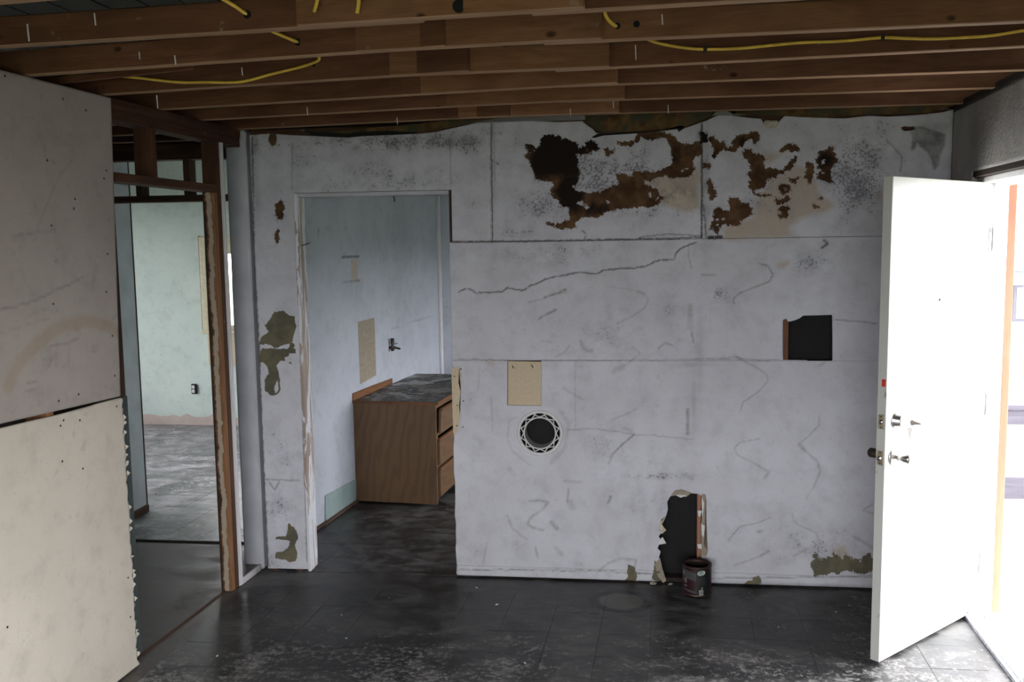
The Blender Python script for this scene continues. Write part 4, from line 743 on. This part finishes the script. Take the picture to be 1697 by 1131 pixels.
# nail sticking out of the jamb, valve on the wall
n0 = Kp(503, 405); board('long_nail', (DX0 + .012, .05, ony(496, 408, .05)[2]), (DX0 + .068, .035, ony(513, 403, .035)[2]), .004, .004, M_nail, wall_back, bev=0)
nh = ony(652, 322, .06); board('hanging_nail', (nh[0], .06, 2.016), (nh[0] + .008, .05, 1.985), .004, .004, M_nail, wall_back, bev=0)
vq = Kp(645, 572); vx = XK(vq[0])
valve = empty('shutoff_valve', (vx, vq[0], vq[1]), label='small dark metal shutoff valve sticking out of the kitchen wall above the cabinet', cat='valve')
lathe('stub_pipe', [(0, 0), (.010, 0), (.010, .05), (0, .05)], M_cast, valve, M=Matrix.Translation((vx, vq[0], vq[1] - .02)) @ Matrix.Rotation(math.pi / 2, 4, 'Y'), n=12)
lathe('valve_body', [(0, -.045), (.013, -.045), (.016, -.02), (.012, 0), (.016, .02), (.013, .05), (0, .05)], M_cast, valve, M=Matrix.Translation((vx + .025, vq[0], vq[1])), n=14)
tube('outlet_spout', [(vx + .03, vq[0], vq[1] - .02), (vx + .06, vq[0], vq[1] - .024), (vx + .085, vq[0], vq[1] - .03)], .008, M_cast, valve)
board('lever', (vx + .03, vq[0], vq[1] + .005), (vx + .065, vq[0], vq[1] + .012), .010, .006, M_cast, valve)

# ------------------------------------------------------------------ far room
lbox('plaster', I4, -6.05, -4.16, 3.94, 3.952, 0, 2.85, M_mint, wall_far); lbox('plaster', I4, -4.16, -3.20, 3.94, 3.952, 0, .95, M_mint, wall_far)
lbox('plaster', I4, -4.16, -3.20, 3.94, 3.952, 1.81, 2.85, M_mint, wall_far); lbox('plaster', I4, -3.20, -1.62, 3.94, 3.952, 0, 2.85, M_mint, wall_far)
V_ = []; F_ = []
for k in range(50):
    x = -5.4 + .07 * k; z = .085 + random.uniform(-.012, .03); V_ += [(x, 3.930, 0), (x, 3.930, z), (x, 3.940, z + .002)]
    if k: a = 3 * k - 3; F_ += [(a, a + 3, a + 4, a + 1), (a + 1, a + 4, a + 5, a + 2)]
tag(mesh('wall_foot', V_, F_, M_pinkbase, wall_far), 'bare pinkish plaster strip where the baseboard came off')
fx0, fx1, fz0, fz1 = FARW
win = empty('window_1', (fx0, 3.93, fz0)); struct(win)
lbox('casing', I4, fx0 - .03, fx0 + .03, 3.915, 3.97, fz0 - .02, fz1 + .05, M_creamwood, win, .004); lbox('casing', I4, fx1 - .03, fx1 + .03, 3.915, 3.97, fz0 - .02, fz1 + .05, M_creamwood, win, .004)
lbox('casing', I4, fx0 - .03, fx1 + .03, 3.912, 3.97, fz1 - .01, fz1 + .06, M_creamwood, win, .004); lbox('sill', I4, fx0 - .04, fx1 + .04, 3.90, 3.99, fz0 - .03, fz0, M_creamwood, win, .004)
lbox('casing_border', I4, fx0 - .045, fx0 - .030, 3.93, 3.941, fz0 - .02, fz1 + .07, M_tan, win); lbox('casing_border', I4, fx0 + .03, fx0 + .036, 3.94, 3.95, fz0, fz1, M_darkstud, win)  # dirty border strip left of the casing, thin dark outline inside it
for k in range(3): lbox('window_frame', I4, fx0 + .035 + .05 * k, fx0 + .068 + .05 * k, 3.95 + .012 * k, 4.0, fz0, fz1 - .01, M_creamwood, win, .003)
lbox('window_frame', I4, fx1 - .07, fx1 - .03, 3.96, 4.0, fz0, fz1, M_creamwood, win, .003); lbox('window_frame', I4, fx0, fx1, 3.96, 4.0, fz1 - .11, fz1, M_creamwood, win, .003); lbox('window_frame', I4, fx0, fx1, 3.96, 4.0, fz0, fz0 + .05, M_creamwood, win, .003)
lbox('pane', I4, fx0 + .15, fx1 - .06, 3.985, 3.989, fz0 + .04, fz1 - .1, M_glass, win)
tag(lbox('apron_board', I4, fx0 + .01, fx1 - .02, 3.925, 3.94, .60, .92, M_paper, wall_far), 'cream board below the window')
oq = ony(322, 645, 3.935); outlet = empty('outlet_box', (oq[0], 3.935, oq[2]), label='small open electrical outlet box low on the far room wall left of the peeling post', cat='outlet')
lbox('box_rim', I4, oq[0] - .030, oq[0] + .030, 3.926, 3.939, oq[2] - .052, oq[2] + .052, M_black, outlet, .006); lbox('socket_face', I4, oq[0] - .022, oq[0] + .010, 3.921, 3.930, oq[2] - .038, oq[2] - .004, M_plastic, outlet, .004); lbox('socket_face', I4, oq[0] - .022, oq[0] + .010, 3.921, 3.930, oq[2] + .004, oq[2] + .038, M_plastic, outlet, .004)
# closet wall and second partition
wall_closet = struct(lbox('wall_closet', I4, -3.35, -3.25, -1.4, 1.02, 0, HC, M_grey))
lbox('edge_strip', I4, -3.352, -3.246, 1.021, 1.030, 0, HC - .02, M_darkstud, wall_closet); lbox('baseboard', I4, -3.249, -3.232, .3, 1.02, 0, .05, M_plate, wall_closet, .003)
part2 = empty('wall_partition'); struct(part2)
lbox('top_plate', I4, -3.25, -2.13, .53, .62, HC - .089, HC, M_darkstud, part2, .002); lbox('header', I4, -3.25, -2.13, .53, .62, 2.033, 2.071, M_darkstud, part2, .002)
for x in (-2.93, -2.63, -2.30): lbox('cripple_stud', I4, x, x + .038, .532, .618, 2.071, HC - .089, M_darkstud, part2, .002)
lbox('trimmer_stud', I4, -2.17, -2.135, .53, .62, 0, 2.033, M_darkstud, part2, .002)
wall_hall = struct(lbox('wall_hall', I4, -3.3, -2.15, -2.6, -2.5, 0, HC, M_grey))

# ------------------------------------------------------------------ right wall skin, door frame, threshold
def rsk(P): return ones(P)
sheet('drywall_panel', [(-1.20, .004), (-1.20, 2.047), (-.312, 2.047), (-.312, .004), (-.002, .004), (-.002, HC - .004), (-2.4, HC - .004), (-2.4, .004)], [], place_right, .013, .02, {'on': ones}, M_right, wall_right)
sheet('drywall_panel', [(-2.403, .004), (-2.403, HC - .004), (-2.95, HC - .004), (-2.95, .004)], [], place_right, .013, .05, {'on': ones}, M_right, wall_right)
lbox('head_gap_fill', MR, .005, .15, -1.14, -.235, 2.0225, 2.0465, M_dark, wall_right)  # dark filler painted in for the shaded gap above the head jamb
door = empty('door_1', (1.569, -.278, 0)); struct(door)
lbox('head_jamb', MR, .045, .175, -1.10, -.240, 1.996, 2.022, M_frame, door, .002); lbox('hinge_jamb', MR, .058, .173, -.268, -.236, .0, 1.996, M_frame, door, .002); lbox('latch_jamb', MR, .058, .173, -1.135, -1.10, .0, 1.996, M_frame, door, .002)
lbox('door_stop', MR, .110, .150, -.282, -.268, .0, 1.996, M_frame, door, .002); lbox('door_stop', MR, .110, .150, -1.10, -.282, 1.982, 1.996, M_frame, door, .002)
tag(lbox('outer_post', MR, .1735, .209, -.262, -.20, -.02, 2.0, M_orange, door, .003), 'raw orange pine post on the outer side of the frame')
lbox('outer_post', MR, .1735, .209, -1.20, -1.13, -.02, 2.0, M_orange, door, .003)
tag(lbox('threshold', MR, .038, .110, -1.13, -.29, -.003, .022, M_alu, door, .004), 'worn aluminium threshold strip'); lbox('threshold_lip', MR, .052, .062, -1.13, -.29, .022, .030, M_alu, door, .001)
lbox('sill', MR, .111, .260, -1.2, -.20, -.05, .008, M_frame, door, .004)
# leaf, hinged at H and swung 45 degrees into the room; local x runs from hinge to free edge, y is the thickness behind the lit face
H = Vector((1.569, -.278, 0)); E_ = Vector((.992, -.861, 0)); d = (E_ - H).normalized(); nb = Vector((d.y, -d.x, 0))     # nb: away from the lit face
MD = Matrix(((d.x, nb.x, 0, H.x), (d.y, nb.y, 0, H.y), (0, 0, 1, 0), (0, 0, 0, 1)))
LW = .82
leaf = lbox('door_leaf', MD, 0, LW, 0, .040, .012, 2.0, M_white, door, .0015)
lbox('edge_strip', MD, LW, LW + .003, .001, .039, .013, 1.999, M_edge, leaf)
tag(lbox('sticker', MD, LW + .003, LW + .0037, .006, .022, 1.165, 1.195, M_red, leaf), 'small red sticker')
for k in (.25, 1.0, 1.75):
    lathe('hinge', [(0, -.05), (.007, -.05), (.007, .05), (0, .05)], M_alu, door, M=Matrix.Translation((H.x + .006, H.y - .002, k)), n=10)
ROT = MD @ Matrix.Rotation(math.pi / 2, 4, 'X')    # local z -> outwards from the lit face (-y)
def onleaf(px, py):
    q = Vector(onv(px, py, (H.x, H.y), (E_.x, E_.y))) - H; return q.dot(d), q.z
du, dz = onleaf(1484, 697); ku, kz = onleaf(1480, 757); pu, pz = onleaf(1557, 497)
def LM(u, z_, off=0.0): return MD @ Matrix.Translation((u, -off, z_)) @ Matrix.Rotation(math.pi / 2, 4, 'X')
lathe('deadbolt_rose', [(0, 0), (.034, 0), (.034, .004), (.029, .008), (.024, .030), (.021, .033), (0, .033)], M_chrome, leaf, M=LM(du, dz), n=28)
lathe('knob_rose', [(0, 0), (.037, 0), (.036, .006), (.026, .010), (.012, .013), (0, .013)], M_chrome, leaf, M=LM(ku, kz), n=28)
lathe('door_knob', [(0, .01), (.010, .012), (.010, .022), (.018, .026), (.0215, .030), (.0215, .070), (.019, .076), (0, .078)], M_chrome, leaf, M=LM(ku, kz), n=24)
lathe('door_knob', [(0, .0), (.030, .0), (.030, .004), (.010, .010), (.010, .020), (.019, .026), (.020, .060), (.014, .066), (0, .066)], M_nail, leaf, M=MD @ Matrix.Translation((ku, .040, kz)) @ Matrix.Rotation(-math.pi / 2, 4, 'X'), n=24)
lathe('peephole', [(0, 0), (.006, 0), (.006, .003), (0, .003)], M_nail, leaf, M=LM(pu, pz), n=14)
for zz in (dz, kz):
    pl = lbox('latch_plate', MD, LW + .003, LW + .0048, .007, .033, zz - .030, zz + .030, M_brass, leaf, .0008)
    lathe('latch_bolt', [(0, 0), (.009, 0), (.009, .004 if zz == dz else .012), (0, .004 if zz == dz else .012)], M_chrome, pl, M=MD @ Matrix.Translation((LW + .0045, .020, zz)) @ Matrix.Rotation(math.pi / 2, 4, 'Y'), n=16)
    for s_ in (-.022, .022): lathe('screw', [(0, 0), (.003, 0), (.003, .0008), (0, .0008)], M_nail, pl, M=MD @ Matrix.Translation((LW + .0048, .020, zz + s_)) @ Matrix.Rotation(math.pi / 2, 4, 'Y'), n=8)
# keys
def key(name, M, label, ring=False):
    k = empty(name, M.to_translation(), label=label, cat='key', group=None)
    bm_ = bmesh.new()
    prof = [(0, 0), (.009, .002), (.012, .010), (.009, .017), (.004, .021), (.0035, .046), (0, .049), (-.0035, .044), (-.003, .038), (-.0042, .034), (-.003, .030), (-.004, .021), (-.009, .017), (-.012, .010), (-.009, .002)]
    prism('key_blade', [(x, -z) for x, z in prof], .002, M_chrome, k, M=M @ Matrix.Translation((0, -.001, 0)))
    return k
kp = MD @ Matrix.Translation((du, -.034, dz))
k1 = key('key', MD @ Matrix.Translation((du, -.062, dz)) @ Matrix.Rotation(math.pi / 2, 4, 'Z') @ Matrix.Rotation(math.pi / 2, 4, 'Y'), 'nickel key stuck in the deadbolt of the white door')
pk = MD @ Vector((du, -.062, dz))
tube('key_ring', [pk + Vector((.0, 0, .0)), pk + Vector((.006, -.004, -.010)), pk + Vector((.0, .0, -.020)), pk + Vector((-.006, .004, -.010)), pk], .0011, M_chrome, k1, n=6)
k2 = key('key', Matrix.Translation(pk + Vector((0, 0, -.020))) @ Matrix.Rotation(.3, 4, 'Z'), 'nickel key hanging from the ring below the deadbolt')

# ------------------------------------------------------------------ cabinet
cb0 = Vector((-1.893, 1.335, 0)); ax = Vector((.589, -.055, 0)).normalized(); ay = Vector((.108, 1, 0)).normalized()
MC = Matrix(((ax.x, -ax.y, 0, cb0.x), (ax.y, ax.x, 0, cb0.y), (0, 0, 1, 0), (0, 0, 0, 1)))
cab = empty('vanity_cabinet', cb0, label='oak laminate base cabinet with a filthy worktop against the kitchen wall', cat='cabinet')
CW, CL, CH = .585, 1.30, .700
lbox('side_panel', MC, 0, CW, 0, .016, .012, CH, M_oak, cab, .001); lbox('side_panel', MC, 0, CW, CL - .016, CL, .012, CH, M_oak, cab, .001)
lbox('back_panel', MC, 0, .012, .016, CL - .016, .012, CH, M_oak, cab); lbox('bottom_panel', MC, .012, CW - .05, .016, CL - .016, .06, .076, M_oak, cab)
lbox('face_frame', MC, CW - .018, CW, .016, .04, .05, CH, M_oak, cab); lbox('face_frame', MC, CW - .018, CW, .46, .49, .05, CH, M_oak, cab); lbox('face_frame', MC, CW - .018, CW, CL - .04, CL - .016, .05, CH, M_oak, cab)
for a, b_ in ((.668, CH), (.478, .505), (.262, .285), (.05, .07)): lbox('face_frame', MC, CW - .018, CW, .016, CL - .016, a, b_, M_oak, cab)
for i, (a, b_) in enumerate(((.500, .668), (.282, .462), (.062, .258))):
    for y0, y1 in ((.022, .455), (.49, .88), (.89, 1.27)):
        tilt = Matrix.Translation((CW, 0, (a + b_) / 2)) @ Matrix.Rotation(.05 if i == 0 and y0 < .1 else 0, 4, 'Y') @ Matrix.Translation((-CW + (.012 if i == 0 else 0), 0, -(a + b_) / 2))
        dr = lbox('drawer', MC @ tilt, CW + .001, CW + .018, y0, y1, a, b_ - .012, M_oak, cab, .001)
        frombm('pull_lip', boxbm(.024, y1 - y0, .014, .004), M_oakedge, dr, M=MC @ tilt @ Matrix.Translation((CW + .013, (y0 + y1) / 2, b_ - .006)))
ct = lbox('worktop', MC, -.005, CW + .012, -.006, CL + .006, CH, CH + .014, M_top, cab, .002)
for a in ((-.005, CW + .016, -.012, -.006), ): lbox('edge_band', MC, a[0], a[1], a[2], a[3], CH - .004, CH + .014, M_oakedge, ct)
lbox('edge_band', MC, CW + .012, CW + .020, -.012, CL + .006, CH - .004, CH + .016, M_oakedge, ct, .003)
lbox('backsplash', MC, -.018, .010, -.012, CL + .006, CH - .002, CH + .062, M_oakedge, cab, .006)
frombm('worktop_seam', boxbm(.004, .9, .002), M_dark, ct, M=MC @ Matrix.Translation((.33, .80, CH + .0145)) @ Matrix.Rotation(-.35, 4, 'Z'))
prism('paper_scrap', [(0, 0), (.24, .03), (.26, .17), (.12, .20), (.02, .13)], .001, plain('grey_paper_scrap', (.25, .24, .22), .8, var=.3), cab, M=MC @ Matrix.Translation((.30, .55, CH + .016)) @ Matrix.Rotation(math.pi / 2, 4, 'X')).name = 'worktop_patch'

# ------------------------------------------------------------------ paint can
CR, CHT = .0725, .150; cc_ = Vector((.305, -.115, 0))
can = empty('paint_can', cc_, label='open paint can with dark maroon label on the floor by the low hole', cat='paint can')
TC = Matrix.Translation(cc_)
lathe('can_body', [(0, .002), (CR - .002, .002), (CR, .0), (CR, .004), (CR - .0015, .006), (CR - .0015, CHT - .008), (CR, CHT - .006), (CR + .001, CHT - .002), (CR - .001, CHT), (CR - .004, CHT - .001), (CR - .004, CHT - .006), (CR - .012, CHT - .007), (CR - .012, CHT - .004), (CR - .014, CHT - .006), (CR - .006, CHT - .020), (CR - .004, .09), (CR - .004, .02), (0, .02)], M_can, can, M=TC, n=64)
lathe('rim', [(CR - .013, CHT - .004), (CR - .010, CHT - .0015), (CR - .004, CHT + .0015), (CR + .0012, CHT), (CR + .0012, CHT - .006)], M_maroon, can, M=TC, n=64)
lathe('paint_residue', [(0, .105), (CR - .0045, .106), (CR - .0045, .10)], plain('dried_brown_paint', (.05, .03, .02), .3, .5), can, M=TC, n=48)
def wrap(name, a0, a1, z0, z1, mat, off=.0003, n=14, slope=0.0, parent=None):
    """strip on the can between angles (0 = towards the camera, + = right)"""
    V = []; F = []; R = CR - .0012 + off
    for i in range(n + 1):
        a = a0 + (a1 - a0) * i / n; dz_ = slope * (i / n)
        for zz in (z0 + dz_, z1 + dz_):
            V.append((R * math.sin(a), -R * math.cos(a), zz))
        for zz in (z0 + dz_, z1 + dz_): V.append(((R - .0006) * math.sin(a), -(R - .0006) * math.cos(a), zz))
    for i in range(n):
        k = 4 * i; F += [(k, k + 4, k + 5, k + 1), (k + 2, k + 3, k + 7, k + 6), (k + 1, k + 5, k + 7, k + 3), (k, k + 2, k + 6, k + 4)]
    V = [Vector(v_) + cc_ for v_ in V]; return mesh(name, V, F, mat, parent or can)
lab = wrap('label', -math.pi * .98, math.pi * .98, .008, .138, M_maroon, .0002, 60)
wrap('label_top', -1.5, -.06, .098, .138, M_lgrey, .0006, 14, -.018, lab); wrap('label_band', -1.5, -.06, .030, .040, M_lgrey, .0008, 14, -.012, lab)
wrap('black_panel', -.10, .86, .008, .138, M_label, .0010, 16, 0, lab); wrap('label_band', .88, 1.3, .026, .036, M_lgrey, .0008, 8, .008, lab)
def disc(name, a, z_, rx, rz, mat, off, tilt=.12):
    V = []; n = 22
    for k in range(n):
        t_ = 2 * math.pi * k / n; x_ = rx * math.cos(t_); zz = rz * math.sin(t_) + x_ * tilt; aa_ = a + x_ / CR; R = CR - .0012 + off; V.append((R * math.sin(aa_), -R * math.cos(aa_), z_ + zz))
    V = [Vector(v_) + cc_ for v_ in V]; return mesh(name, V, [tuple(range(n))], mat, lab)
disc('oval_badge', .235, .123, .0200, .0125, M_lwhite, .0018); disc('oval_badge', .235, .123, .0150, .0085, M_lgreen, .0024)
wrap('barcode', .08, .37, .010, .036, M_lwhite, .0018, 6, 0, lab)
for k in range(13): wrap('barcode_line', .095 + .0205 * k, .095 + .0205 * k + random.choice((.006, .010)), .014, .033, M_label, .0024, 1, 0, lab)
wrap('small_print', .24, .32, .040, .043, M_lwhite, .0018, 3, 0, lab); wrap('small_print', .24, .32, .046, .050, M_lwhite, .0018, 3, 0, lab)
for k in range(7): wrap('small_print', -.02, .62 - .04 * (k % 3), .062 + .006 * k, .0632 + .006 * k, M_lgrey, .0018, 8, 0, lab)
# letters "rd" at the left edge of the label, strokes bent round the can
def stroke(a0, z0, a1, z1, wd=.0022):
    V = []; R = CR + .0004
    dx = (a1 - a0) * CR; dzv = z1 - z0; L_ = math.hypot(dx, dzv); nx_, nz_ = -dzv / L_ * wd / 2, dx / L_ * wd / 2
    for x_, zz in ((a0 * CR + nx_, z0 + nz_), (a0 * CR - nx_, z0 - nz_), (a1 * CR - nx_, z1 - nz_), (a1 * CR + nx_, z1 + nz_)):
        aa_ = x_ / CR; V.append((R * math.sin(aa_), -R * math.cos(aa_), zz))
    V = [Vector(v_) + cc_ for v_ in V]; mesh('letter_stroke', V, [(0, 1, 2, 3)], M_lwhite, lab)
for s_ in ((-1.12, .070, -1.12, .086), (-1.12, .084, -1.04, .087), (-.86, .066, -.86, .095), (-.86, .068, -.97, .068), (-.97, .068, -1.0, .076), (-1.0, .076, -.95, .083), (-.95, .083, -.86, .082), (-1.3, .072, -1.3, .090), (-1.05, .052, -.8, .049), (-1.25, .118, -1.15, .100), (-1.15, .100, -1.15, .126)): stroke(*s_)

# ------------------------------------------------------------------ debris
def shard(px, py, s_, mat, name, label, cat, grp=None, n=6):
    q = onz(px, py, 0.0); b = bmesh.new(); bmesh.ops.create_icosphere(b, subdivisions=1, radius=1)
    r_ = random.Random(px * 7 + py)
    for v_ in b.verts: k = r_.uniform(.6, 1.3); v_.co = (v_.co.x * s_ * k, v_.co.y * s_ * .7 * k, max(-.1, v_.co.z) * s_ * .45 * k)
    tag(frombm(name, b, mat, None, False, Matrix.Translation((q[0], q[1], .0005 + .045 * s_)) @ Matrix.Rotation(r_.uniform(0, 3), 4, 'Z')), label, cat, grp)
shard(1082, 968, .030, M_plaster, 'plaster_chunk', 'largest pale plaster chunk on the floor at the left foot of the low hole', 'rubble')
shard(1111, 969, .018, M_plastic, 'plaster_chunk', 'small white plaster chip on the floor in front of the low hole', 'rubble')
shard(1054, 963, .020, M_tan, 'plaster_chunk', 'tan plaster crumb against the wall left of the large chunk', 'rubble')
for i, (px, py, s_) in enumerate(((790, 975, .008), (823, 1003, .010), (566, 1020, .006), (360, 1088, .008), (574, 1059, .007), (870, 1100, .009), (645, 992, .005), (1385, 1015, .006), (1290, 1040, .005))):
    shard(px, py, s_, M_plastic, 'paint_flake', 'tiny white paint flake lying on the dark tiles of the main room', 'debris', 'paint flakes on the tiles')
for i, (px, py) in enumerate(((1612, 1021), (1620, 1022), (1631, 1025), (1672, 1045), (1681, 1056), (1690, 1066), (1677, 1050), (1687, 1072))):
    q = onz(px, py, .01 if px < 1640 else -.055); s_ = random.uniform(.008, .016); a = random.uniform(0, 6)
    V_ = [(q[0] + s_ * math.cos(a), q[1] + s_ * math.sin(a), q[2] + .002), (q[0] + s_ * .4 * math.cos(a + 1.6), q[1] + s_ * .4 * math.sin(a + 1.6), q[2] + .006), (q[0] - s_ * math.cos(a), q[1] - s_ * math.sin(a), q[2] + .002), (q[0] - s_ * .4 * math.cos(a + 1.6), q[1] - s_ * .4 * math.sin(a + 1.6), q[2])]
    tag(mesh('fallen_leaf', V_, [(0, 1, 2), (0, 2, 3)], plain('leaf', (.25, .12, .09), .8) if i == 0 else bpy.data.materials['leaf']), 'dry leaf lying on the doorstep outside the white door', 'leaf', 'dry leaves on the doorstep')

# ------------------------------------------------------------------ yellow cables
def jface(row, side, px, py, off=.008):
    a, b_ = joist_rows[row][{'L': 0, 'S': 1, 'R': 2}[side]]; q = onv(px, py, a, b_); return Vector((q[0], q[1] - off, q[2]))
def cable(pts, label, name='electrical_cable', r=.0055):
    o = tube(name, pts, r, M_yellow, None, n=8); tag(o, label, 'cable'); return o
cable([Vector(onz(355, -20, 2.44)) , jface(0, 'L', 366, -3, .03), jface(0, 'L', 393, 12, .015), jface(0, 'L', 409, 24, -.004)], 'short yellow cable at the top, running into a hole in the second joist')
cable([jface(1, 'L', 436, 46, .10), jface(1, 'L', 455, 55, .05), jface(1, 'L', 478, 64, .015), jface(1, 'L', 494, 70, -.004)], 'yellow cable stub entering a drilled hole in the third joist')
cable([jface(2, 'L', 131, 139, .12)] + [jface(2, 'L', x, y, .012 + .10 * max(0, 1 - (x - 130) / 150)) for x, y in ((145, 134), (170, 131), (210, 130), (250, 133), (300, 138), (345, 137), (395, 138), (420, 133), (450, 124), (490, 115), (518, 107))] + [jface(2, 'L', 534, 102, .03), jface(2, 'L', 535, 97, .04), jface(2, 'L', 524, 94, .05)], 'long yellow cable sagging from the top of the left wall along a joist')
cable([jface(0, 'S', 531, -4, .02), jface(0, 'S', 528, 8, .014), jface(0, 'S', 523, 22, .012)], 'left one of two loose yellow cable ends hanging down at the top edge')
cable([jface(0, 'S', 598, -4, .02), jface(0, 'S', 597, 10, .014), jface(0, 'S', 594, 24, .012)], 'right one of two loose yellow cable ends hanging down at the top edge')
cable([jface(1, 'R', 1001, 12, .05), jface(1, 'R', 1003, 28, .03), jface(1, 'R', 1010, 38, .015), jface(1, 'R', 1022, 44, -.004)], 'short curved yellow cable dropping into a hole right of the sister joists')
cg = cable([jface(2, 'R', 1062, 64, .05)] + [jface(2, 'R', x, y, .011) for x, y in ((1080, 70), (1110, 77), (1145, 82), (1170, 83), (1220, 82), (1270, 77), (1330, 71), (1390, 70), (1440, 65), (1465, 63), (1500, 65), (1545, 66), (1600, 63), (1640, 61), (1697, 51), (1740, 47))], 'long yellow cable stapled along the right joists towards the door wall')
for px, py in ((1168, 83), (1461, 63)):
    q = jface(2, 'R', px, py, .0); frombm('staple', boxbm(.012, .020, .022, .003), M_nail, cg, M=Matrix.Translation((q.x, q.y - .010, q.z)))
for row, side, px, py, r_ in ((0, 'L', 410, 24, .012), (1, 'L', 494, 70, .012), (1, 'R', 1023, 43, .010), (1, 'R', 1055, 40, .010), (0, 'S', 761, 10, .018), (2, 'L', 520, 106, .010)):
    q = jface(row, side, px, py, .0008); lathe('drill_hole', [(0, 0), (r_, 0)], M_black, ceiling, M=Matrix.Translation(q) @ Matrix.Rotation(math.pi / 2, 4, 'X'), n=18)

for row, side, px, py, ln in ((0, 'L', 46, 40, .05), (0, 'L', 157, 22, .035), (1, 'L', 290, 92, .03), (1, 'L', 231, 86, .025), (2, 'L', 401, 112, .03), (2, 'L', 260, 158, .05), (4, 'L', 509, 178, .035), (4, 'S', 1016, 168, .03), (2, 'R', 1053, 75, .05), (1, 'R', 1097, 24, .03), (5, 'S', 819, 182, .035), (5, 'S', 945, 180, .035), (5, 'L', 658, 195, .035), (2, 'L', 522, 67, .04), (5, 'R', 1107, 174, .04)):
    q = jface(row, side, px, py, .002); o_ = board('paint_drip', (q.x, q.y, q.z), (q.x + .002, q.y, q.z - ln), .0035, .003, M_frame, ceiling, bev=0)
# ------------------------------------------------------------------ unseen windows, added and enlarged to brighten the rooms
def window(nm, M, axis, t, u0, u1, z0, z1, mat=M_frame):
    w_ = empty(nm, (M @ Vector((t, u0, z0))) if axis == 'y' else (M @ Vector((u0, t, z0)))); struct(w_)
    def b_(n, a0, a1, c0, c1, th=.03, m_=mat):
        if axis == 'y': lbox(n, M, t - th, t + th, a0, a1, c0, c1, m_, w_)
        else: lbox(n, M, a0, a1, t - th, t + th, c0, c1, m_, w_)
    b_('window_frame', u0, u0 + .05, z0, z1); b_('window_frame', u1 - .05, u1, z0, z1); b_('window_frame', u0 + .05, u1 - .05, z0, z0 + .05); b_('window_frame', u0 + .05, u1 - .05, z1 - .05, z1)
    m_ = (u0 + u1) / 2; b_('window_frame', m_ - .02, m_ + .02, z0 + .05, z1 - .05); b_('pane', u0 + .05, m_ - .02, z0 + .05, z1 - .05, .003, M_glass); b_('pane', m_ + .02, u1 - .05, z0 + .05, z1 - .05, .003, M_glass)
window('unseen_window_2', I4, 'x', -6.22, *WIN_REAR)
window('unseen_window_3', MR, 'y', .09, *WIN_RIGHT)
window('unseen_window_4', I4, 'y', -6.12, *WIN_WEST)
window('unseen_window_5', I4, 'y', 1.69, *WIN_KIT)

# ------------------------------------------------------------------ outside
ground = struct(lbox('floor_ground', I4, -40, 60, -40, 60, -.70, -.50, M_grass)); ground.name = 'ground'
deck = empty('deck', (1.8, 0, -.06), label='weathered plank deck outside the open door', cat='deck')
for k in range(38):
    y = 1.05 - .142 * k; lbox('plank', I4, 1.70 if y > .12 else 1.755, 3.6, y - .136, y, -.090 + random.uniform(-.002, .002), -.062, M_deck, deck, .003)
lbox('support_frame', I4, 1.8, 3.5, -4.2, 1.0, -.50, -.0905, M_rail, deck)
rail = empty('deck_railing', (2.6, 1.1, -.06), label='grey wooden two-rail deck railing seen past the open door', cat='railing')
RY = 1.10
za = ony(1680, 673, RY)[2]; zb = ony(1680, 703, RY)[2]; zc = ony(1680, 790, RY)[2]; zd = ony(1680, 826, RY)[2]
lbox('top_rail', I4, 1.9, 3.7, RY - .02, RY + .02, zb, za - .02, M_rail, rail, .003); lbox('cap_rail', I4, 1.9, 3.7, RY - .045, RY + .045, za - .02, za + .012, M_rail, rail, .003); lbox('lower_rail', I4, 1.9, 3.7, RY - .02, RY + .02, zd, zc, M_rail, rail, .003)
for x in (1.95, 3.55): lbox('railing_post', I4, x - .045, x + .045, RY + .02, RY + .11, -.5, za - .02, M_rail, rail, .003)
q0 = ony(1672, 520, 14); house = empty('neighbour_house', (q0[0], 14, -.5), label='small pale grey shed with one window far off across the lawn', cat='building')
M_shed = plain('pale_shed_siding', (.42, .46, .50), .8); M_shedroof = plain('grey_shed_roof', (.22, .24, .28), .8)
for k in range(9): lbox('siding_board', I4, q0[0] - .3, q0[0] + 4, 14 - .02 * (k % 2), 14.05, -.5 + .18 * k, -.5 + .18 * (k + 1) - .008, M_shed, house)
lbox('wall', I4, q0[0] - .3, q0[0] + 4, 14.05, 17, -.5, 1.12, M_shed, house); prism('roof', [(-.6, 0), (4.3, 0), (4.3, .12), (1.9, 1.0), (-.6, .12)], 3.4, M_shedroof, house, M=Matrix.Translation((q0[0], 13.8, 1.12)))
lbox('window_frame', I4, q0[0] + .05, q0[0] + .55, 13.93, 13.98, .15, .85, M_rail, house); lbox('pane', I4, q0[0] + .1, q0[0] + .5, 13.92, 13.93, .2, .8, M_shedroof, house)
